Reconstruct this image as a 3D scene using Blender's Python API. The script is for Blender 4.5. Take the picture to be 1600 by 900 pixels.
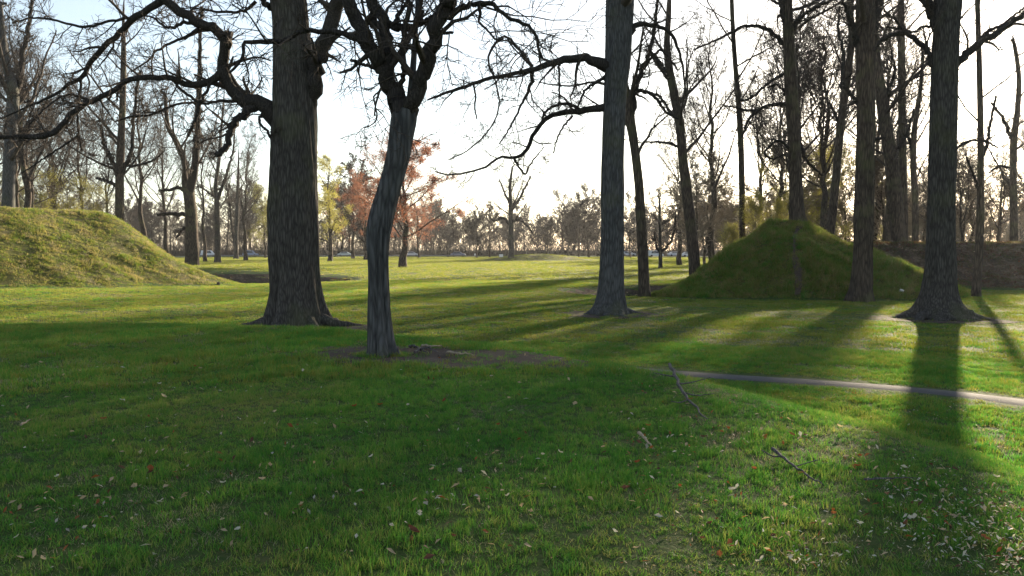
import bpy, math, random
import numpy as np

for _o in list(bpy.data.objects):
    bpy.data.objects.remove(_o, do_unlink=True)
SC = bpy.context.scene
COL = SC.collection
rad = math.radians

# ------------------------------------------------------------------ camera
F = 1600 * 28.0 / 36.0          # focal length in photo pixels
CAMZ = 2.5
PITCH = math.atan(62.0 / F)     # horizon on photo row 388
cd = bpy.data.cameras.new('camera')
cd.lens = 28.0
cd.sensor_width = 36.0
cd.clip_end = 6000
cam = bpy.data.objects.new('camera', cd)
COL.objects.link(cam)
cam.location = (0, 0, CAMZ)
cam.rotation_euler = (math.pi / 2 - PITCH, 0, 0)
SC.camera = cam

# ------------------------------------------------------------------ sky, sun, exposure
SUN_AZ = math.atan(672.0 / F)   # right of the view direction, behind the big right-hand trunk
SUN_EL = rad(13.5)
W = bpy.data.worlds.new('World')
SC.world = W
W.use_nodes = True
wn = W.node_tree.nodes
sky = wn.new('ShaderNodeTexSky')
sky.sky_type = 'NISHITA'
sky.sun_disc = False
sky.sun_elevation = SUN_EL
sky.sun_rotation = SUN_AZ
sky.air_density = 1.0
sky.dust_density = 0.6
sky.ozone_density = 1.0
bg = wn['Background']
bg.inputs['Strength'].default_value = 0.053
hs = wn.new('ShaderNodeHueSaturation')      # thin high veil: the sky is pale all over
hs.inputs['Saturation'].default_value = 0.72
W.node_tree.links.new(sky.outputs[0], hs.inputs['Color'])
W.node_tree.links.new(hs.outputs[0], bg.inputs['Color'])

sl = bpy.data.lights.new('sun', 'SUN')
sl.energy = 4.2
sl.angle = rad(0.9)
sl.color = (1.0, 0.83, 0.60)
sun = bpy.data.objects.new('sun', sl)
COL.objects.link(sun)
sun.rotation_euler = (math.pi / 2 - SUN_EL, 0, math.pi - SUN_AZ)
sun.location = (0, 0, 60)
SUND = np.array([math.sin(SUN_AZ) * math.cos(SUN_EL), math.cos(SUN_AZ) * math.cos(SUN_EL), math.sin(SUN_EL)])

vs = SC.view_settings
vs.view_transform = 'Standard'
vs.look = 'None'
vs.exposure = 2.3
vs.gamma = 1.0
vs.use_curve_mapping = False
SC.cycles.use_denoising = True
SC.cycles.max_bounces = 8
SC.cycles.transparent_max_bounces = 8
SC.cycles.caustics_reflective = False
SC.cycles.caustics_refractive = False

# ------------------------------------------------------------------ helpers
RNG = np.random.default_rng(7)
_perm = np.random.default_rng(3).random((257, 257)).astype(np.float64)


def noise(x, y, s=1.0, o=0.0):
    x = np.asarray(x, float) / s + 37.3 + o
    y = np.asarray(y, float) / s + 91.7 + o * 1.7
    xi = np.floor(x).astype(int)
    yi = np.floor(y).astype(int)
    fx = x - xi
    fy = y - yi
    fx = fx * fx * (3 - 2 * fx)
    fy = fy * fy * (3 - 2 * fy)
    a = _perm[xi % 256, yi % 256]
    b = _perm[(xi + 1) % 256, yi % 256]
    c = _perm[xi % 256, (yi + 1) % 256]
    d = _perm[(xi + 1) % 256, (yi + 1) % 256]
    return (a * (1 - fx) + b * fx) * (1 - fy) + (c * (1 - fx) + d * fx) * fy


def ss(a, b, x):
    t = np.clip((np.asarray(x, float) - a) / (b - a), 0, 1)
    return t * t * (3 - 2 * t)


def segd(x, y, a, b):
    ax, ay = a
    bx, by = b
    dx, dy = bx - ax, by - ay
    t = np.clip(((x - ax) * dx + (y - ay) * dy) / (dx * dx + dy * dy), 0, 1)
    return np.hypot(x - ax - t * dx, y - ay - t * dy)


def prof(d, r0, r1, H):
    t = np.clip((r1 - d) / (r1 - r0), 0, 1)
    return H * (0.45 * t + 0.55 * t * t * (3 - 2 * t))


def h_left(x, y):
    d = segd(x, y, (-52, 24), (-30.5, 57.5)) + 1.1 * (noise(x, y, 4.0, 14) - .5) + .4 * (noise(x, y, 1.3, 15) - .5)
    return prof(d, 0.8, 11.5, 4.55)


def h_right(x, y):
    d = np.hypot((x - 15.9) * np.where(x < 15.9, .84, .92), (y - 45.2) * 1.03)
    t = np.clip((7.9 - d - 1.5 * (noise(x, y, 3.1) - .5) - .35 * (noise(x, y, 1.1, 4) - .5)) / 7.3, 0, .94)
    return 4.1 * (.7 * t + .3 * t * t * (3 - 2 * t)) * (1 + .03 * noise(x, y, .8, 6))


def h_wall(x, y):
    d = segd(x, y, (21, 57.5), (90, 36)) + 1.3 * (noise(x, y, 3.5, 24) - .5) + .5 * (noise(x, y, 1.2, 25) - .5)
    return prof(d, 1.2, 7.2, 2.85)


def h_far(x, y):
    return prof(np.hypot((x - 5.5) / 1.5, y - 165), 1.0, 9.5, 1.25)


def ditch(x, y):
    d1 = np.hypot((x + 23) / 12.0, (y - 65.5) / 10.5)
    d2 = np.hypot((x - 8.8) / 6.6, (y - 48.0) / 6.8)
    w = (noise(x, y, 3.0, 5) - .5) * .12
    return -1.75 * (1 - ss(.35, 1.0, d1 + w)) - 1.7 * (1 - ss(.30, 1.0, d2 + w))


def hgt(x, y):
    x = np.asarray(x, float)
    y = np.asarray(y, float)
    z = 0.10 * (noise(x, y, 9.0) - .5) + 0.05 * (noise(x, y, 2.2, 9) - .5) * ss(120, 40, np.hypot(x, y))
    z = z + 0.55 * ss(-17, -32, x) * ss(22, 40, y) * ss(120, 80, y)
    r = np.hypot(x + 8.3, (y - 2.0) * .855)
    z = z + 1.0 * (1 - ss(11.6, 15.2, r))
    z = z + np.maximum(np.maximum(h_left(x, y), h_right(x, y)), np.maximum(h_wall(x, y), h_far(x, y)))
    z = z + ditch(x, y)
    return z


Z0 = float(hgt(0.0, 0.0))


def ray(px, py):
    p = PITCH
    f = np.array([0, math.cos(p), -math.sin(p)])
    u = np.array([0, math.sin(p), math.cos(p)])
    d = f + np.array([1.0, 0, 0]) * (px - 800) / F - u * (py - 450) / F
    return d / d[1]


def at(px, py, Y):
    """point seen at a photo pixel, Y metres ahead"""
    return np.array([0, 0, CAMZ]) + ray(px, py) * Y


def hit(px, py, y0=2.0, y1=600.0):
    """where the ray of a photo pixel meets the ground"""
    d = ray(px, py)
    ys = np.geomspace(y0, y1, 6000)
    z = CAMZ + d[2] * ys
    g = hgt(d[0] * ys, ys)
    k = np.argmax(z <= g)
    if z[k] > g[k]:
        k = len(ys) - 1
    return np.array([d[0] * ys[k], ys[k], g[k]])


def mesh_from(name, V, Q=None, T=None, smooth=True, mats=None, midx=None):
    V = np.asarray(V, np.float32)
    parts, tot = [], []
    if Q is not None and len(Q):
        Q = np.asarray(Q, np.int32)
        parts.append(Q.ravel())
        tot.append(np.full(len(Q), 4, np.int32))
    if T is not None and len(T):
        T = np.asarray(T, np.int32)
        parts.append(T.ravel())
        tot.append(np.full(len(T), 3, np.int32))
    lv = np.concatenate(parts)
    lt = np.concatenate(tot)
    ls = np.concatenate([[0], np.cumsum(lt)[:-1]]).astype(np.int32)
    me = bpy.data.meshes.new(name)
    me.vertices.add(len(V))
    me.vertices.foreach_set('co', V.ravel())
    me.loops.add(len(lv))
    me.loops.foreach_set('vertex_index', lv)
    me.polygons.add(len(lt))
    me.polygons.foreach_set('loop_start', ls)
    me.polygons.foreach_set('loop_total', lt)
    if mats:
        for m in mats:
            me.materials.append(m)
    if midx is not None:
        me.polygons.foreach_set('material_index', np.asarray(midx, np.int32))
    me.polygons.foreach_set('use_smooth', np.full(len(lt), smooth, bool))
    me.update(calc_edges=True)
    return me


def obj(name, me, parent=None, loc=None):
    o = bpy.data.objects.new(name, me)
    COL.objects.link(o)
    if parent is not None:
        o.parent = parent
    if loc is not None:
        o.location = loc
    return o


def tag(o, label=None, cat=None, group=None, kind=None):
    if label:
        o['label'] = label
    if cat:
        o['category'] = cat
    if group:
        o['group'] = group
    if kind:
        o['kind'] = kind
    return o


class Build:
    """collects tubes and boxes for ONE mesh"""
    def __init__(s):
        s.V, s.Q, s.T, s.n = [], [], [], 0

    def add(s, V, Q=None, T=None):
        V = np.asarray(V).reshape(-1, 3)
        if Q is not None and len(Q):
            s.Q.append(np.asarray(Q) + s.n)
        if T is not None and len(T):
            s.T.append(np.asarray(T) + s.n)
        s.V.append(V)
        s.n += len(V)

    def mesh(s, name, mat, smooth=True):
        return mesh_from(name, np.concatenate(s.V), np.concatenate(s.Q) if s.Q else None,
                         np.concatenate(s.T) if s.T else None, smooth, [mat])

    def box(s, c, d, taper=1.0):
        cx, cy, cz = c
        x, y, z = d[0] / 2, d[1] / 2, d[2] / 2
        V = [(-x, -y, -z), (x, -y, -z), (x, y, -z), (-x, y, -z)] + [(a * taper, b * taper, z) for a, b in ((-x, -y), (x, -y), (x, y), (-x, y))]
        V = np.array(V) + np.array(c)
        s.add(V, [(3, 2, 1, 0), (4, 5, 6, 7), (0, 1, 5, 4), (1, 2, 6, 5), (2, 3, 7, 6), (3, 0, 4, 7)])


def norm(v):
    return v / np.maximum(np.linalg.norm(v, axis=-1, keepdims=True), 1e-9)


def tubes(P, R, S):
    """N tubes of K rings and S sides: verts, quads"""
    N, K, _ = P.shape
    T = norm(np.gradient(P, axis=1))
    m = np.abs(T.mean(axis=1))
    ref = np.eye(3)[np.argmin(m, axis=1)][:, None, :]
    U = norm(np.cross(T, np.broadcast_to(ref, T.shape)))
    Wv = np.cross(T, U)
    a = np.arange(S) * 2 * math.pi / S
    V = P[:, :, None, :] + R[:, :, None, None] * (np.cos(a)[None, None, :, None] * U[:, :, None, :] + np.sin(a)[None, None, :, None] * Wv[:, :, None, :])
    i = np.arange(N)[:, None, None] * K * S
    k = np.arange(K - 1)[None, :, None] * S
    j = np.arange(S)[None, None, :]
    j2 = (j + 1) % S
    Q = np.stack(np.broadcast_arrays(i + k + j, i + k + j2, i + k + S + j2, i + k + S + j), axis=-1).reshape(-1, 4)
    return V.reshape(-1, 3), Q


def grow(rng, P, R, L, per, lr, ang, jit, trop, K, tlo=0.2, thi=1.0, rr=0.55, rmin=0.004, lmin=0.15, flat=0.0):
    """children of every branch: per = number (or array); returns P,R,L"""
    N, K0, _ = P.shape
    per = np.full(N, per) if np.isscalar(per) else np.asarray(per)
    idx = np.repeat(np.arange(N), per)
    M = len(idx)
    if M == 0:
        return None
    pos = np.concatenate([(np.arange(c) + rng.random(c)) / max(c, 1) for c in per if c > 0])
    t = tlo + (thi - tlo) * pos
    s = t * (K0 - 1)
    k = np.minimum(s.astype(int), K0 - 2)
    f = (s - k)[:, None]
    base = P[idx, k] * (1 - f) + P[idx, k + 1] * f
    rb = (R[idx, k] * (1 - f[:, 0]) + R[idx, k + 1] * f[:, 0])
    tan = norm(P[idx, k + 1] - P[idx, k])
    q = rng.normal(size=(M, 3))
    q[:, 2] *= (1 - flat)
    perp = norm(q - (q * tan).sum(1, keepdims=True) * tan)
    a = np.radians(ang) * rng.uniform(.65, 1.35, M)[:, None]
    d = norm(tan * np.cos(a) + perp * np.sin(a))
    ln = np.maximum(L[idx] * lr * (1.15 - .65 * t) * rng.uniform(.55, 1.35, M), lmin)
    r0 = np.maximum(np.minimum(rb * rr, rb * .9) * rng.uniform(.7, 1.1, M), rmin)
    r1 = np.maximum(r0 * .28, rmin * .6)
    u = np.linspace(0, 1, K)
    RR = r0[:, None] * (1 - u) + r1[:, None] * u
    PP = np.empty((M, K, 3))
    PP[:, 0] = base
    step = (ln / (K - 1))[:, None]
    tr = np.asarray(trop, float)
    for i in range(1, K):
        d = norm(d + rng.normal(size=(M, 3)) * jit + tr)
        PP[:, i] = PP[:, i - 1] + d * step
    return PP, RR, ln


def smooth_path(pts, n):
    """Catmull-Rom through rows of pts, n samples by arc length"""
    pts = np.asarray(pts, float)
    if len(pts) == 2:
        pts = np.array([pts[0], (pts[0] + pts[1]) / 2, pts[1]])
    p = np.vstack([2 * pts[0] - pts[1], pts, 2 * pts[-1] - pts[-2]])
    out = []
    for i in range(1, len(p) - 2):
        t = np.linspace(0, 1, 12, endpoint=False)[:, None]
        a, b, c, d = p[i - 1], p[i], p[i + 1], p[i + 2]
        out.append(.5 * (2 * b + (c - a) * t + (2 * a - 5 * b + 4 * c - d) * t ** 2 + (3 * b - a - 3 * c + d) * t ** 3))
    out.append(pts[-1:])
    o = np.concatenate(out)
    s = np.concatenate([[0], np.cumsum(np.linalg.norm(np.diff(o[:, :3], axis=0), axis=1))])
    q = np.linspace(0, s[-1], n)
    return np.stack([np.interp(q, s, o[:, i]) for i in range(o.shape[1])], axis=1), s[-1]


# ------------------------------------------------------------------ materials
def mat_new(name):
    m = bpy.data.materials.new(name)
    m.use_nodes = True
    m.node_tree.nodes.clear()
    return m, m.node_tree.nodes, m.node_tree.links


def ramp(N, stops, interp='LINEAR'):
    r = N.new('ShaderNodeValToRGB')
    e = r.color_ramp.elements
    while len(e) < len(stops):
        e.new(.5)
    for i, (p, c) in enumerate(stops):
        e[i].position = p
        e[i].color = (*c, 1)
    return r


def nz(N, L, vec, scale, detail=3, rough=.55):
    n = N.new('ShaderNodeTexNoise')
    n.inputs['Scale'].default_value = scale
    n.inputs['Detail'].default_value = detail
    n.inputs['Roughness'].default_value = rough
    L.new(vec, n.inputs['Vector'])
    return n.outputs['Fac']


def mixc(N, L, fac, a, b, mode='MIX'):
    m = N.new('ShaderNodeMix')
    m.data_type = 'RGBA'
    m.blend_type = mode
    for i, v in ((0, fac), (6, a), (7, b)):
        if isinstance(v, (int, float)):
            m.inputs[i].default_value = v
        elif isinstance(v, tuple):
            m.inputs[i].default_value = (*v, 1)
        else:
            L.new(v, m.inputs[i])
    return m.outputs[2]


def math_(N, L, op, a, b=None):
    m = N.new('ShaderNodeMath')
    m.operation = op
    for i, v in enumerate((a, b)):
        if v is None:
            continue
        if isinstance(v, (int, float)):
            m.inputs[i].default_value = v
        else:
            L.new(v, m.inputs[i])
    return m.outputs[0]


def bark_mat(name, dark, light, moss=0.0, sc=1.0, bump=.5):
    m, N, L = mat_new(name)
    out = N.new('ShaderNodeOutputMaterial')
    b = N.new('ShaderNodeBsdfPrincipled')
    b.inputs['Roughness'].default_value = .92
    b.inputs['Specular IOR Level'].default_value = .15
    tc = N.new('ShaderNodeTexCoord')
    mp = N.new('ShaderNodeMapping')
    mp.inputs['Scale'].default_value = (9 * sc, 9 * sc, 1.3 * sc)
    L.new(tc.outputs['Object'], mp.inputs['Vector'])
    n1 = nz(N, L, mp.outputs[0], 1.6, 5, .62)
    v = N.new('ShaderNodeTexVoronoi')
    v.feature = 'DISTANCE_TO_EDGE'
    v.inputs['Scale'].default_value = 1.7
    L.new(mp.outputs[0], v.inputs['Vector'])
    ridge = math_(N, L, 'MINIMUM', math_(N, L, 'MULTIPLY', v.outputs['Distance'], 3.0), 1.0)
    hh = math_(N, L, 'ADD', math_(N, L, 'MULTIPLY', n1, .7), math_(N, L, 'MULTIPLY', ridge, .5))
    rp = ramp(N, [(.30, dark), (.85, light)])
    L.new(hh, rp.inputs[0])
    big = nz(N, L, tc.outputs['Object'], .9, 3)
    col = mixc(N, L, math_(N, L, 'MULTIPLY', big, .5), rp.outputs[0], tuple(c * .55 for c in dark))
    if moss:
        g = nz(N, L, tc.outputs['Object'], .55, 3)
        gr = ramp(N, [(.52, (0, 0, 0)), (.66, (moss, moss, moss))])
        L.new(g, gr.inputs[0])
        col = mixc(N, L, gr.outputs[0], col, (.11, .115, .05))
    L.new(col, b.inputs['Base Color'])
    bp = N.new('ShaderNodeBump')
    bp.inputs['Strength'].default_value = bump
    bp.inputs['Distance'].default_value = .05
    L.new(hh, bp.inputs['Height'])
    L.new(bp.outputs[0], b.inputs['Normal'])
    L.new(b.outputs[0], out.inputs[0])
    return m


def leaf_mat(name, stops, trans=.45, rough=.6, nscale=.35, tcol=1.5):
    """thin plant matter: colour from world-space noise and a random per piece, light passes through"""
    m, N, L = mat_new(name)
    out = N.new('ShaderNodeOutputMaterial')
    geo = N.new('ShaderNodeNewGeometry')
    oi = N.new('ShaderNodeObjectInfo')
    a = nz(N, L, geo.outputs['Position'], nscale, 4, .6)
    c = nz(N, L, geo.outputs['Position'], nscale * 9, 2, .6)
    f = math_(N, L, 'ADD', math_(N, L, 'MULTIPLY', a, .75), math_(N, L, 'MULTIPLY', c, .25))
    f = math_(N, L, 'ADD', f, math_(N, L, 'MULTIPLY', math_(N, L, 'SUBTRACT', oi.outputs['Random'], .5), .22))
    f = math_(N, L, 'ADD', f, math_(N, L, 'MULTIPLY', math_(N, L, 'SUBTRACT', geo.outputs['Random Per Island'], .5), .28))
    rp = ramp(N, stops)
    L.new(f, rp.inputs[0])
    b = N.new('ShaderNodeBsdfPrincipled')
    b.inputs['Roughness'].default_value = rough
    b.inputs['Specular IOR Level'].default_value = .25
    L.new(rp.outputs[0], b.inputs['Base Color'])
    t = N.new('ShaderNodeBsdfTranslucent')
    L.new(mixc(N, L, 1.0, rp.outputs[0], (tcol, tcol, tcol * .75), 'MULTIPLY'), t.inputs['Color'])
    mx = N.new('ShaderNodeMixShader')
    mx.inputs[0].default_value = trans
    L.new(b.outputs[0], mx.inputs[1])
    L.new(t.outputs[0], mx.inputs[2])
    L.new(mx.outputs[0], out.inputs[0])
    return m


def ground_mat(name, stops, scale=.5, fine=30, bump=.6, rough=.95, dist=.03):
    m, N, L = mat_new(name)
    out = N.new('ShaderNodeOutputMaterial')
    geo = N.new('ShaderNodeNewGeometry')
    a = nz(N, L, geo.outputs['Position'], scale, 5, .6)
    c = nz(N, L, geo.outputs['Position'], fine, 4, .7)
    f = math_(N, L, 'ADD', math_(N, L, 'MULTIPLY', a, .5), math_(N, L, 'MULTIPLY', c, .5))
    rp = ramp(N, stops)
    L.new(f, rp.inputs[0])
    b = N.new('ShaderNodeBsdfPrincipled')
    b.inputs['Roughness'].default_value = rough
    b.inputs['Specular IOR Level'].default_value = .1
    L.new(rp.outputs[0], b.inputs['Base Color'])
    bp = N.new('ShaderNodeBump')
    bp.inputs['Strength'].default_value = bump
    bp.inputs['Distance'].default_value = dist
    L.new(c, bp.inputs['Height'])
    L.new(bp.outputs[0], b.inputs['Normal'])
    L.new(b.outputs[0], out.inputs[0])
    return m


def plain_mat(name, col, rough=.5, metal=0.0):
    m, N, L = mat_new(name)
    out = N.new('ShaderNodeOutputMaterial')
    b = N.new('ShaderNodeBsdfPrincipled')
    tc = N.new('ShaderNodeTexCoord')
    n = nz(N, L, tc.outputs['Object'], 3.0, 3)
    L.new(mixc(N, L, math_(N, L, 'MULTIPLY', n, .35), col, tuple(c * .6 for c in col)), b.inputs['Base Color'])
    b.inputs['Roughness'].default_value = rough
    b.inputs['Metallic'].default_value = metal
    L.new(b.outputs[0], out.inputs[0])
    return m


M_BARK = bark_mat('bark_grey', (.034, .030, .027), (.115, .104, .094), moss=.3)
M_BARK2 = bark_mat('bark_blue_grey', (.042, .042, .043), (.125, .126, .128), moss=.3, bump=.35)
M_BARKB = bark_mat('bark_brown', (.036, .029, .023), (.135, .105, .082), moss=.45, sc=.7)
M_LIMB = bark_mat('limb_bark', (.022, .019, .017), (.075, .065, .057), sc=2.0, bump=.5)
M_TWIG = bark_mat('twig_bark', (.045, .036, .03), (.12, .10, .085), sc=3, bump=.1)
M_TWIGP = bark_mat('pale_twig_bark', (.16, .125, .09), (.34, .28, .21), sc=3, bump=.1)
M_GRASS = leaf_mat('grass_blade', [(.25, (.034, .140, .022)), (.42, (.060, .185, .028)), (.58, (.115, .215, .034)), (.75, (.24, .24, .075))], .5)
M_GRASSF = leaf_mat('backlit_golden_grass_blade', [(.25, (.065, .115, .016)), (.42, (.115, .150, .022)), (.58, (.17, .18, .032)), (.75, (.24, .21, .07))], .55)  # yellow of backlit turf put into the blade colour, with some dormant gold
M_DRY = leaf_mat('dry_grass_blade', [(.3, (.17, .15, .10)), (.7, (.30, .265, .19))], .4)
M_MGRASS = leaf_mat('mound_grass_blade', [(.25, (.06, .12, .016)), (.42, (.11, .16, .026)), (.56, (.20, .185, .055)), (.75, (.30, .24, .13))], .5, nscale=.9)
M_WGRASS = leaf_mat('worn_grass_blade', [(.3, (.035, .07, .012)), (.5, (.08, .08, .03)), (.7, (.14, .11, .07))], .4, nscale=.9)
M_TURF = ground_mat('turf', [(.3, (.022, .040, .010)), (.5, (.04, .070, .015)), (.7, (.09, .09, .035))], .35, 22)
M_MTURF = ground_mat('mound_turf', [(.3, (.03, .045, .01)), (.5, (.07, .075, .02)), (.7, (.13, .10, .055))], .8, 14)
M_LITTERG = ground_mat('leaf_littered_earth', [(.34, (.028, .026, .016)), (.5, (.075, .056, .040)), (.64, (.17, .13, .09))], .9, 5, 1.0, .95, .12)
M_SOIL = ground_mat('bare_soil', [(.3, (.038, .028, .022)), (.5, (.07, .053, .043)), (.72, (.13, .10, .08))], 1.5, 16, 1.0)
M_PATH = ground_mat('path_asphalt', [(.3, (.05, .05, .053)), (.7, (.105, .104, .106))], 1.2, 45, .4, .9, .01)
M_ROAD = ground_mat('road_asphalt', [(.3, (.09, .09, .095)), (.7, (.16, .16, .17))], .4, 12, .2, .9)
M_RED = leaf_mat('red_buds', [(.3, (.17, .06, .045)), (.7, (.27, .13, .09))], .5)
M_YEL = leaf_mat('young_yellow_leaves', [(.3, (.22, .21, .05)), (.7, (.36, .32, .10))], .5)
M_OLIVE = leaf_mat('young_olive_leaves', [(.3, (.13, .14, .03)), (.7, (.24, .22, .07))], .5)
M_RUST = leaf_mat('rust_leaf', [(.3, (.16, .05, .018)), (.7, (.30, .11, .04))], .35)
M_TAN = leaf_mat('tan_leaf', [(.3, (.30, .22, .14)), (.7, (.48, .38, .27))], .35)
M_PALE = leaf_mat('pale_leaf', [(.3, (.28, .26, .23)), (.7, (.56, .53, .48))], .35)
M_DARKL = leaf_mat('dark_brown_leaf', [(.3, (.07, .03, .02)), (.7, (.13, .06, .04))], .3)
M_STICK = bark_mat('weathered_stick', (.05, .045, .045), (.20, .19, .19), sc=4, bump=.4)
M_PSTICK = bark_mat('bleached_stick', (.25, .20, .14), (.48, .40, .30), sc=4, bump=.3)
M_STONE = plain_mat('pale_stone', (.55, .53, .50), .8)
M_GLASS = plain_mat('car_glass', (.03, .035, .045), .08)
M_TYRE = plain_mat('tyre_rubber', (.02, .02, .02), .8)
M_SIGN = plain_mat('sign_white', (.75, .75, .75), .6)
M_POST = plain_mat('post_grey', (.12, .12, .12), .7)
M_RAIL = plain_mat('rail_grey', (.16, .16, .17), .7)

# ------------------------------------------------------------------ ground, mounds, ditches: one height field cut into pieces
th = np.concatenate([np.radians(np.arange(-50, 50, .22)), np.radians(np.arange(50, 310, 4.0))])
rr_ = np.concatenate([[0.01], np.geomspace(0.6, 260, 330), np.geomspace(275, 1000, 8)])
TH, RRg = np.meshgrid(th, rr_)
GX = RRg * np.sin(TH)
GY = RRg * np.cos(TH)
GZ = hgt(GX, GY)
GV = np.stack([GX, GY, GZ], -1).reshape(-1, 3)
nr, nt = GX.shape
ii, jj = np.meshgrid(np.arange(nr - 1), np.arange(nt), indexing='ij')
j2 = (jj + 1) % nt
GQ = np.stack([ii * nt + jj, (ii + 1) * nt + jj, (ii + 1) * nt + j2, ii * nt + j2], -1).reshape(-1, 4)
fc = GV[GQ].mean(axis=1)
zone = np.zeros(len(GQ), int)
zone[h_left(fc[:, 0], fc[:, 1]) > .12] = 1
zone[h_right(fc[:, 0], fc[:, 1]) > .12] = 2
zone[(h_wall(fc[:, 0], fc[:, 1]) > .12) & (h_wall(fc[:, 0], fc[:, 1]) > h_right(fc[:, 0], fc[:, 1]))] = 3
zone[h_far(fc[:, 0], fc[:, 1]) > .08] = 4
zone[(ditch(fc[:, 0], fc[:, 1]) < -.18) & (zone == 0)] = np.where(fc[:, 0] < -2, 5, 6)[(ditch(fc[:, 0], fc[:, 1]) < -.18) & (zone == 0)]
ZONES = [(0, 'ground', M_TURF, 'green mown lawn with fallen leaves covering the whole park'),
         (1, 'mound', M_MTURF, 'long sunlit grassy earth mound at the left edge'),
         (2, 'mound', M_MTURF, 'steep shaded grass mound with a tree on its top at right'),
         (3, 'embankment', M_LITTERG, 'dark leaf-littered earth bank running behind the right-hand trees'),
         (4, 'mound', M_MTURF, 'very low distant grass hump in the middle of the far lawn'),
         (5, 'ditch', M_LITTERG, 'brown hollow in the lawn at the foot of the left mound'),
         (6, 'ditch', M_LITTERG, 'brown hollow in the lawn behind the middle trunk')]
for zi, nm, mt, lb in ZONES:
    q = GQ[zone == zi]
    used, inv = np.unique(q, return_inverse=True)
    o = obj(nm, mesh_from(nm, GV[used], inv.reshape(-1, 4)[:, ::-1], None, True, [mt]))
    tag(o, lb, None, None, 'structure')


def drape(name, mat, V2, Q, lift, label):
    V2 = np.asarray(V2)
    V = np.column_stack([V2, hgt(V2[:, 0], V2[:, 1]) + lift])
    o = obj(name, mesh_from(name, V, Q, None, True, [mat]))
    tag(o, label, None, None, 'structure')
    return o


SOILS = [(-0.95, 11.15, 2.35, 1.0, -.22, 'bare brown soil patch under the leaning slender tree'),
         (-6.6, 24.6, 2.5, 1.7, .0, 'bare soil round the massive trunk at left'),
         (3.75, 29.8, 2.1, 1.7, .0, 'bare soil round the straight middle trunk'),
         (15.2, 28.0, 2.4, 1.7, .0, 'bare soil over the spreading roots of the right-hand trunk'),
         (16.5, 37.4, 1.2, .8, .0, 'bare soil at the foot of the trunk before the right mound')]


def soil_mask(x, y):
    m = np.zeros(np.shape(x), bool)
    for cx, cy, a, b, rot, _ in SOILS:
        c, s = math.cos(rot), math.sin(rot)
        u = ((x - cx) * c + (y - cy) * s) / a
        v = (-(x - cx) * s + (y - cy) * c) / b
        m |= np.hypot(u, v) < .86 + .45 * (noise(x, y, .55, 3) - .5)
    return m


for cx, cy, a, b, rot, lb in SOILS:
    k, n = 9, 40
    ang = np.arange(n) * 2 * math.pi / n
    rs = np.linspace(0.02, 1.08, k)
    u = rs[:, None] * np.cos(ang)[None] * a
    v = rs[:, None] * np.sin(ang)[None] * b
    c, s = math.cos(rot), math.sin(rot)
    xy = np.stack([cx + u * c - v * s, cy + u * s + v * c], -1).reshape(-1, 2)
    a_, b_ = np.meshgrid(np.arange(k - 1), np.arange(n), indexing='ij')
    b2 = (b_ + 1) % n
    Q = np.stack([a_ * n + b_, (a_ + 1) * n + b_, (a_ + 1) * n + b2, a_ * n + b2], -1).reshape(-1, 4)
    drape('soil_patch', M_SOIL, xy, Q, .014, lb)

# footpath
PATHPX = [(905, 570), (1005, 577), (1080, 582), (1150, 587), (1230, 593), (1310, 599), (1400, 606), (1490, 615), (1600, 629), (1760, 652)]
pc = []
for a, b in PATHPX:
    d = ray(a, b)
    Y = (CAMZ - .03) / -d[2]
    pc.append((d[0] * Y, Y))
pc, _ = smooth_path(pc, 60)
ptan = norm(np.gradient(pc, axis=0))
pn = np.stack([-ptan[:, 1], ptan[:, 0]], 1)
pw = .40
cols = np.linspace(-1, 1, 6)
edge = .06 * (noise(np.arange(60), np.zeros(60), 2.0) - .5)
pxy = (pc[:, None, :] + pn[:, None, :] * (cols[None, :, None] * (pw + edge[:, None, None]))).reshape(-1, 2)
a_, b_ = np.meshgrid(np.arange(59), np.arange(5), indexing='ij')
drape('footpath', M_PATH, pxy, np.stack([a_ * 6 + b_, (a_ + 1) * 6 + b_, (a_ + 1) * 6 + b_ + 1, a_ * 6 + b_ + 1], -1).reshape(-1, 4)[:, ::-1], np.tile([-.03, .008, .018, .018, .008, -.03], 60),
      'narrow grey asphalt footpath crossing the lawn at right')


def path_dist(x, y):
    d = np.full(np.shape(x), 99.0)
    for i in range(0, 59, 2):
        j = min(i + 2, 59)
        d = np.minimum(d, segd(x, y, pc[i], pc[j]))
    return d


# worn dirt track down the front of the right mound
ty = np.linspace(38.6, 44.4, 26)
txc = .3577 * ty + .4 * (noise(ty, ty * 0, 1.6, 8) - .5)
twd = .03 + .17 * noise(ty, ty * 0, .7, 9)
txy = np.stack([(txc[:, None] + twd[:, None] * np.linspace(-1, 1, 4)[None]).ravel(), np.repeat(ty, 4)], 1)
a_, b_ = np.meshgrid(np.arange(25), np.arange(3), indexing='ij')
drape('worn_track', M_SOIL, txy, np.stack([a_ * 4 + b_, a_ * 4 + b_ + 1, (a_ + 1) * 4 + b_ + 1, (a_ + 1) * 4 + b_], -1).reshape(-1, 4), .07,
      'worn bare track straight down the front of the right mound')

# far road
rx = np.linspace(-330, 330, 60)
ryc = 236 + .06 * rx
rxy = np.stack([np.repeat(rx, 3), np.repeat(ryc, 3) + np.tile([-3.5, 0, 3.5], 60)], 1)
a_, b_ = np.meshgrid(np.arange(59), np.arange(2), indexing='ij')
drape('road', M_ROAD, rxy, np.stack([a_ * 3 + b_, (a_ + 1) * 3 + b_, (a_ + 1) * 3 + b_ + 1, a_ * 3 + b_ + 1], -1).reshape(-1, 4), .03,
      'grey park road in front of the far trees')


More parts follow.
